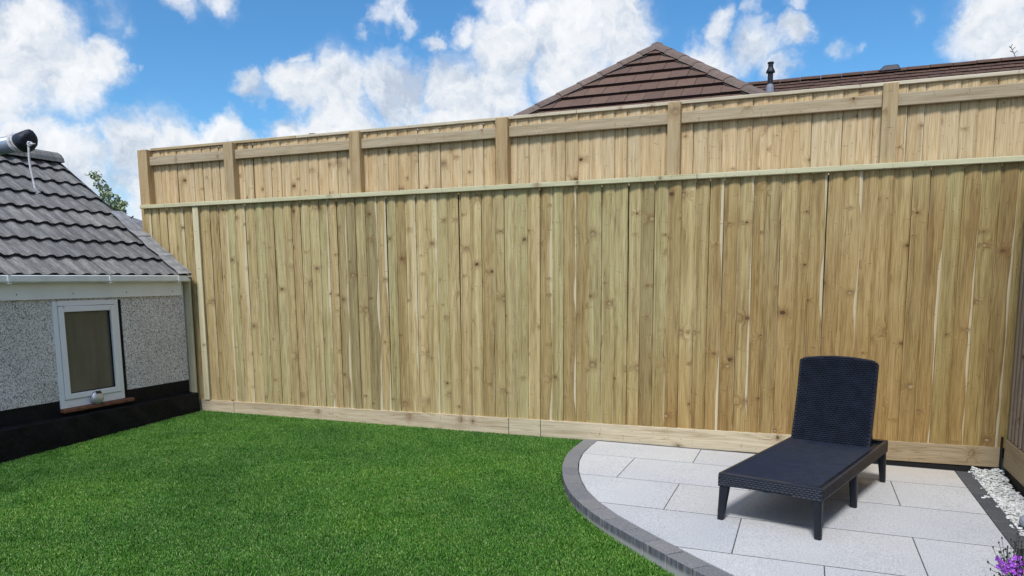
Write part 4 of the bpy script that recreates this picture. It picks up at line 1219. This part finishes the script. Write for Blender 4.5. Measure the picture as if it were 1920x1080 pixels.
# flue with cowl and lead collar
fb_ = at(1441, 166, 19.3); ft = at(1448, 116, 19.3)
fx, fz0, fz1 = (fb_.x+ft.x)/2, fb_.z-.1, ft.z
mb = MB(); lathe(mb, [(.06, 0), (.06, fz1-fz0-.24)], (fx, 19.3, fz0), 16); fl = mb.build('flue_pipe', M_flue, mr_, smooth=False)
mb = MB(); lathe(mb, [(.06, 0), (.098, .004), (.10, .03), (.062, .11), (.056, .12), (.056, .20), (.07, .205), (.072, .235), (.03, .24)], (fx, 19.3, fz1-.24), 16)
o = mb.build('flue_cowl', M_flue, mr_)
mb = MB(); lathe(mb, [(.10, 0), (.085, .12), (.064, .19)], (fx, 19.3, fz0), 16); mb.build('lead_collar', M_leadcone, mr_)
# ridge vent hump
va, vb = at(1651, 131, 19.9), at(1684, 127, 19.9)
mb = MB()
P = [(va.x-.06, 19.86, RZ2+.02), (vb.x+.06, 19.86, RZ2+.02), (vb.x, 19.9, RZ2+.15), (va.x+.08, 19.9, RZ2+.15), (va.x-.06, 20.14, RZ2+.02), (vb.x+.06, 20.14, RZ2+.02), (vb.x, 20.1, RZ2+.15), (va.x+.08, 20.1, RZ2+.15)]
for f in ((0, 1, 2, 3), (5, 4, 7, 6), (3, 2, 6, 7), (0, 3, 7, 4), (1, 5, 6, 2), (0, 4, 5, 1)): mb.quad([P[i] for i in f])
o = mb.build('ridge_vent', M_cap_dark, mr_); bevel(o, .02, 2)
# weed on the ridge
wd = empty('weed', (3.9, 20, RZ2+.08)); tag(wd, 'bare little weed growing from the far ridge tiles at right', 'plant')
mb = MB(); b0 = at(1905, 107, 20.)
b0.z = RZ2+.06
tube(mb, [b0, b0+Vector((-.06, 0, .13)), b0+Vector((-.11, 0, .24))], .007, 5)
for (s, dx, dz) in [(.4, .06, .05), (.5, -.07, .04), (.7, .05, .06), (.85, -.05, .05), (1, .03, .05)]:
    q = b0+Vector((-.11*s, 0, .24*s)); tube(mb, [q, q+Vector((dx, 0, dz))], .007, 5)
mb.build('stem', M_bark, wd)
# a distant flue cap peeping over the fence
c1 = at(588, 251.5, 16.)
ch = empty('far_flue', (c1.x, 16, -1.6)); tag(ch, 'tip of a dark flue cap just showing over the upper fence left of centre', 'flue')
mb = MB(); lathe(mb, [(.06, 0), (.06, c1.z+1.6-.10)], (c1.x, 16, -1.6), 12); mb.build('pipe', M_flue, ch)
mb = MB(); lathe(mb, [(.06, 0), (.075, .03), (.075, .06), (.12, .075), (.12, .10), (.05, .115)], (c1.x, 16, c1.z-.10), 12); mb.build('cap', M_flue, ch)

# ------------------------------------------------------------------ grey roofed neighbour, left
nb = empty('grey_roofed_house', (-13, 13, -1.6)); tag(nb, 'grey slate roof slope glimpsed between the outbuilding roof and the fence post', 'house')
q0, q1 = at(229, 401, 11), at(275, 417, 11)
sl2 = (q1-q0); sl2.normalize()
top0 = q0 - sl2*1.6; bot = q0 + sl2*3.2
dn = Vector((-.35, -1.0, -.75)).normalized()
mb = MB(); A_, B_ = top0, bot; C_, D_ = bot+dn*3.2, top0+dn*3.2
rn = (B_-A_).cross(D_-A_).normalized(); rn = rn if rn.z > 0 else -rn
mb.quad([A_, B_, C_, D_]); mb.quad([A_, B_, B_+Vector((-.2, 3, -2.0)), A_+Vector((-.2, 3, -2.))])
nr = mb.build('roof', M_slate, nb, loc=(q0.x, 11, 0))
nsl = 0
for r_ in range(8):
    for c_ in range(14):
        p = A_ + (B_-A_).normalized()*(.8+c_*.26+(.13 if r_ % 2 else 0)) + dn*(r_*.2)
        e1 = (B_-A_).normalized()*.255; e2 = dn*.22
        mb = MB(); qd = [p+rn*.006, p+e1+rn*.006, p+e1+e2+rn*.022, p+e2+rn*.022]; extrude_poly(mb, qd, rn, .008)
        mb.build('slate', M_slate, nr); nsl += 1
mb = MB(); c_ = (A_+B_+C_+D_)/4; zlow = min(C_.z, D_.z)-.1
mb.box(A_.x+.3, 9.2, -1.6, B_.x-.4, 13.5, zlow-.2); mb.build('wall', M_render, nb)

# ------------------------------------------------------------------ shrub behind the annex
def leaves(name, pts, size, mat, parent, flat=.0):
    n = len(pts); V = np.zeros((n, 4, 3)); 
    for i, p in enumerate(pts):
        a = Vector(nrg.normal(0, 1, 3)).normalized(); b = a.cross(Vector(nrg.normal(0, 1, 3))).normalized()
        s = size*nrg.uniform(.6, 1.3); p = Vector(p)
        V[i, 0] = p-a*s; V[i, 1] = p+b*s*.45+a*s*.05; V[i, 2] = p+a*s; V[i, 3] = p-b*s*.45+a*s*.05
    me = bpy.data.meshes.new(name); me.from_pydata(V.reshape(-1, 3).tolist(), [], (np.arange(n*4).reshape(n, 4)).tolist())
    at_ = me.attributes.new('shade', 'FLOAT', 'POINT'); at_.data.foreach_set('value', np.repeat(nrg.uniform(0, 1, n)**1.3, 4).astype(np.float32))
    me.materials.append(mat)
    return place(me, name, parent, (0, 0, 0), None, True)
TY = 8.6
tb = at(215, 470, TY); tr = empty('leafy_tree', (tb.x, TY, -1.6))
tag(tr, 'small green leafy tree top showing above the grey outbuilding roof', 'tree')
brs = [[(215, 600), (212, 430), (190, 365), (181, 328)], [(212, 430), (222, 395), (234, 378)], [(212, 430), (205, 380), (200, 345)], [(212, 440), (185, 385), (170, 355)], [(212, 450), (235, 420), (250, 405)]]
mb = MB(); tube(mb, [(tb.x, TY, -1.6), tuple(at(215, 600, TY)), tuple(at(212, 430, TY))], .05, 8, radii=[.07, .05, .025]); mb.build('trunk', M_bark, tr)
mb = MB()
for br in brs:
    pts = [at(a, b, TY) for a, b in br]; tube(mb, pts, .012, 6, radii=[.018, .013, .009, .004][:len(pts)])
mb.build('branches', M_bark, tr)
lp_ = []
for (cx_, cy_, rx, ry, n) in [(181, 330, 11, 8, 42), (173, 325, 10, 5, 12), (187, 345, 12, 9, 60), (196, 358, 13, 12, 80), (205, 372, 20, 12, 150), (222, 385, 17, 9, 120), (212, 400, 24, 14, 190), (232, 383, 7, 6, 30), (195, 395, 30, 20, 150), (215, 430, 40, 30, 200), (160, 326, 4, 3, 3), (184, 322, 6, 4, 8), (225, 396, 12, 8, 60)]:
    for _ in range(n):
        while True:
            a, b = nrg.uniform(-1, 1, 2)
            if a*a+b*b < 1: break
        yv_ = TY+nrg.uniform(-.12, .12)*1.5
        lp_.append(at(cx_+a*rx, cy_+b*ry, yv_))
leaves('crown', lp_, .031, M_leaf, tr)

# ------------------------------------------------------------------ purple flowers at the bottom right corner
PY = 3.72
pb = at(1905, 1135, PY); zf = patioZ(pb.x)
pl_ = empty('flowering_plant', (pb.x, PY, zf)); tag(pl_, 'purple flowering plant with thin dark stems at the bottom right corner', 'plant')
mb = MB(); lathe(mb, [(.06, 0), (.075, .06), (.08, .062), (.08, .08), (.07, .08), (.06, .06)], (pb.x, PY, zf), 24); mb.build('pot', M_flue, pl_)
stems = MB(); lv, fl_ = [], []; buds = []
for i in range(64):
    a = nrg.uniform(0, 2*pi); sp = abs(nrg.normal(0, .5)); hgt = nrg.uniform(.12, .25)
    b0 = Vector((pb.x, PY, zf+.06)); tip = b0+Vector((math.cos(a)*sp*.11, math.sin(a)*sp*.08, hgt*(1-.25*sp)))
    mid = (b0+tip)/2+Vector((math.cos(a)*.015, math.sin(a)*.015, -.01))
    tube(stems, [b0, mid, tip], .0012, 4, caps=False)
    for k2 in range(5):
        s = nrg.uniform(.25, .8); lv.append(b0.lerp(tip, s)+Vector(nrg.normal(0, .004, 3)))
    buds.append(tip)
    if i % 3 == 0: fl_.append(tip-Vector((0, 0, .012)))
# explicit outliers seen in the photograph
for (a, b) in [(1852, 1054), (1857, 1068), (1870, 1044), (1885, 1030), (1900, 1036), (1876, 1036), (1864, 1080)]:
    tip = at(a, b, PY); b0 = Vector((pb.x, PY, zf+.06)); tube(stems, [b0, b0.lerp(tip, .5)+Vector((0, 0, .01)), tip], .0013, 4, caps=False); buds.append(tip)
    for k2 in range(6): lv.append(b0.lerp(tip, nrg.uniform(.5, 1))+Vector(nrg.normal(0, .003, 3)))
stems.build('stems', M_pleaf, pl_)
leaves('foliage', lv, .0075, M_pleaf, pl_)
mb = MB()
for t_ in buds: lathe(mb, [(.001, -.004), (.0036, 0), (.003, .005), (.001, .008)], tuple(t_), 6)
bo = mb.build('buds', M_pleaf, pl_); bo['kind'] = 'stuff'
fc = [at(a, b, PY-.02) for a, b in [(1906, 1060), (1916, 1056), (1878, 1056), (1890, 1060), (1912, 1076), (1902, 1074), (1872, 1062), (1880, 1066), (1889, 1066), (1871, 1048), (1893, 1052), (1899, 1058), (1903, 1047), (1909, 1045), (1912, 1068), (1918, 1070), (1884, 1072), (1897, 1068)]]
for c in fc:
    V, Fs = [], []; nrm_ = Vector((nrg.normal(0, .4), -1, nrg.uniform(.2, 1.2))).normalized(); a1 = nrm_.orthogonal().normalized(); a2 = nrm_.cross(a1)
    npet = 5; rr_ = nrg.uniform(.010, .015)
    for k2 in range(npet):
        th = 2*pi*k2/npet; d = a1*cos(th)+a2*sin(th); e_ = a1*-sin(th)+a2*cos(th)
        i0 = len(V); V += [c, c+d*rr_*.6+e_*rr_*.42+nrm_*.002, c+d*rr_+e_*rr_*.2, c+d*rr_-e_*rr_*.2, c+d*rr_*.6-e_*rr_*.42+nrm_*.002]
        Fs.append((i0, i0+1, i0+2, i0+3, i0+4))
    me = bpy.data.meshes.new('flower'); me.from_pydata([tuple(Vector(v)-c) for v in V], [], Fs)
    at_ = me.attributes.new('shade', 'FLOAT', 'POINT'); at_.data.foreach_set('value', [0. if k2 % 5 == 0 else float(nrg.uniform(.4, 1)) for k2 in range(len(V))])
    me.materials.append(M_petal); place(me, 'flower', pl_, c)

# grey ornament peeping in at the right edge, on the gravel
oc = at(1926, 982, 4.86)
orn = empty('garden_ornament', (oc.x, 4.86, -1.42)); tag(orn, 'rounded grey ornament on a dark foot at the right edge of the gravel', 'ornament')
mb = MB(); lathe(mb, [(.012, -.045), (.03, -.036), (.04, -.01), (.036, .02), (.018, .036), (.004, .04)], (oc.x, 4.86, oc.z+.012), 20); mb.build('body', M_stone_orn, orn, smooth=True)
mb = MB(); lathe(mb, [(.045, 0), (.04, .02), (.012, .05), (.010, .07)], (oc.x, 4.86, -1.41), 16); mb.build('foot', M_flue, orn)

# ------------------------------------------------------------------ render settings
SC.render.engine = 'CYCLES'
SC.cycles.max_bounces = 6; SC.cycles.diffuse_bounces = 3; SC.cycles.glossy_bounces = 3
SC.cycles.sample_clamp_indirect = 6
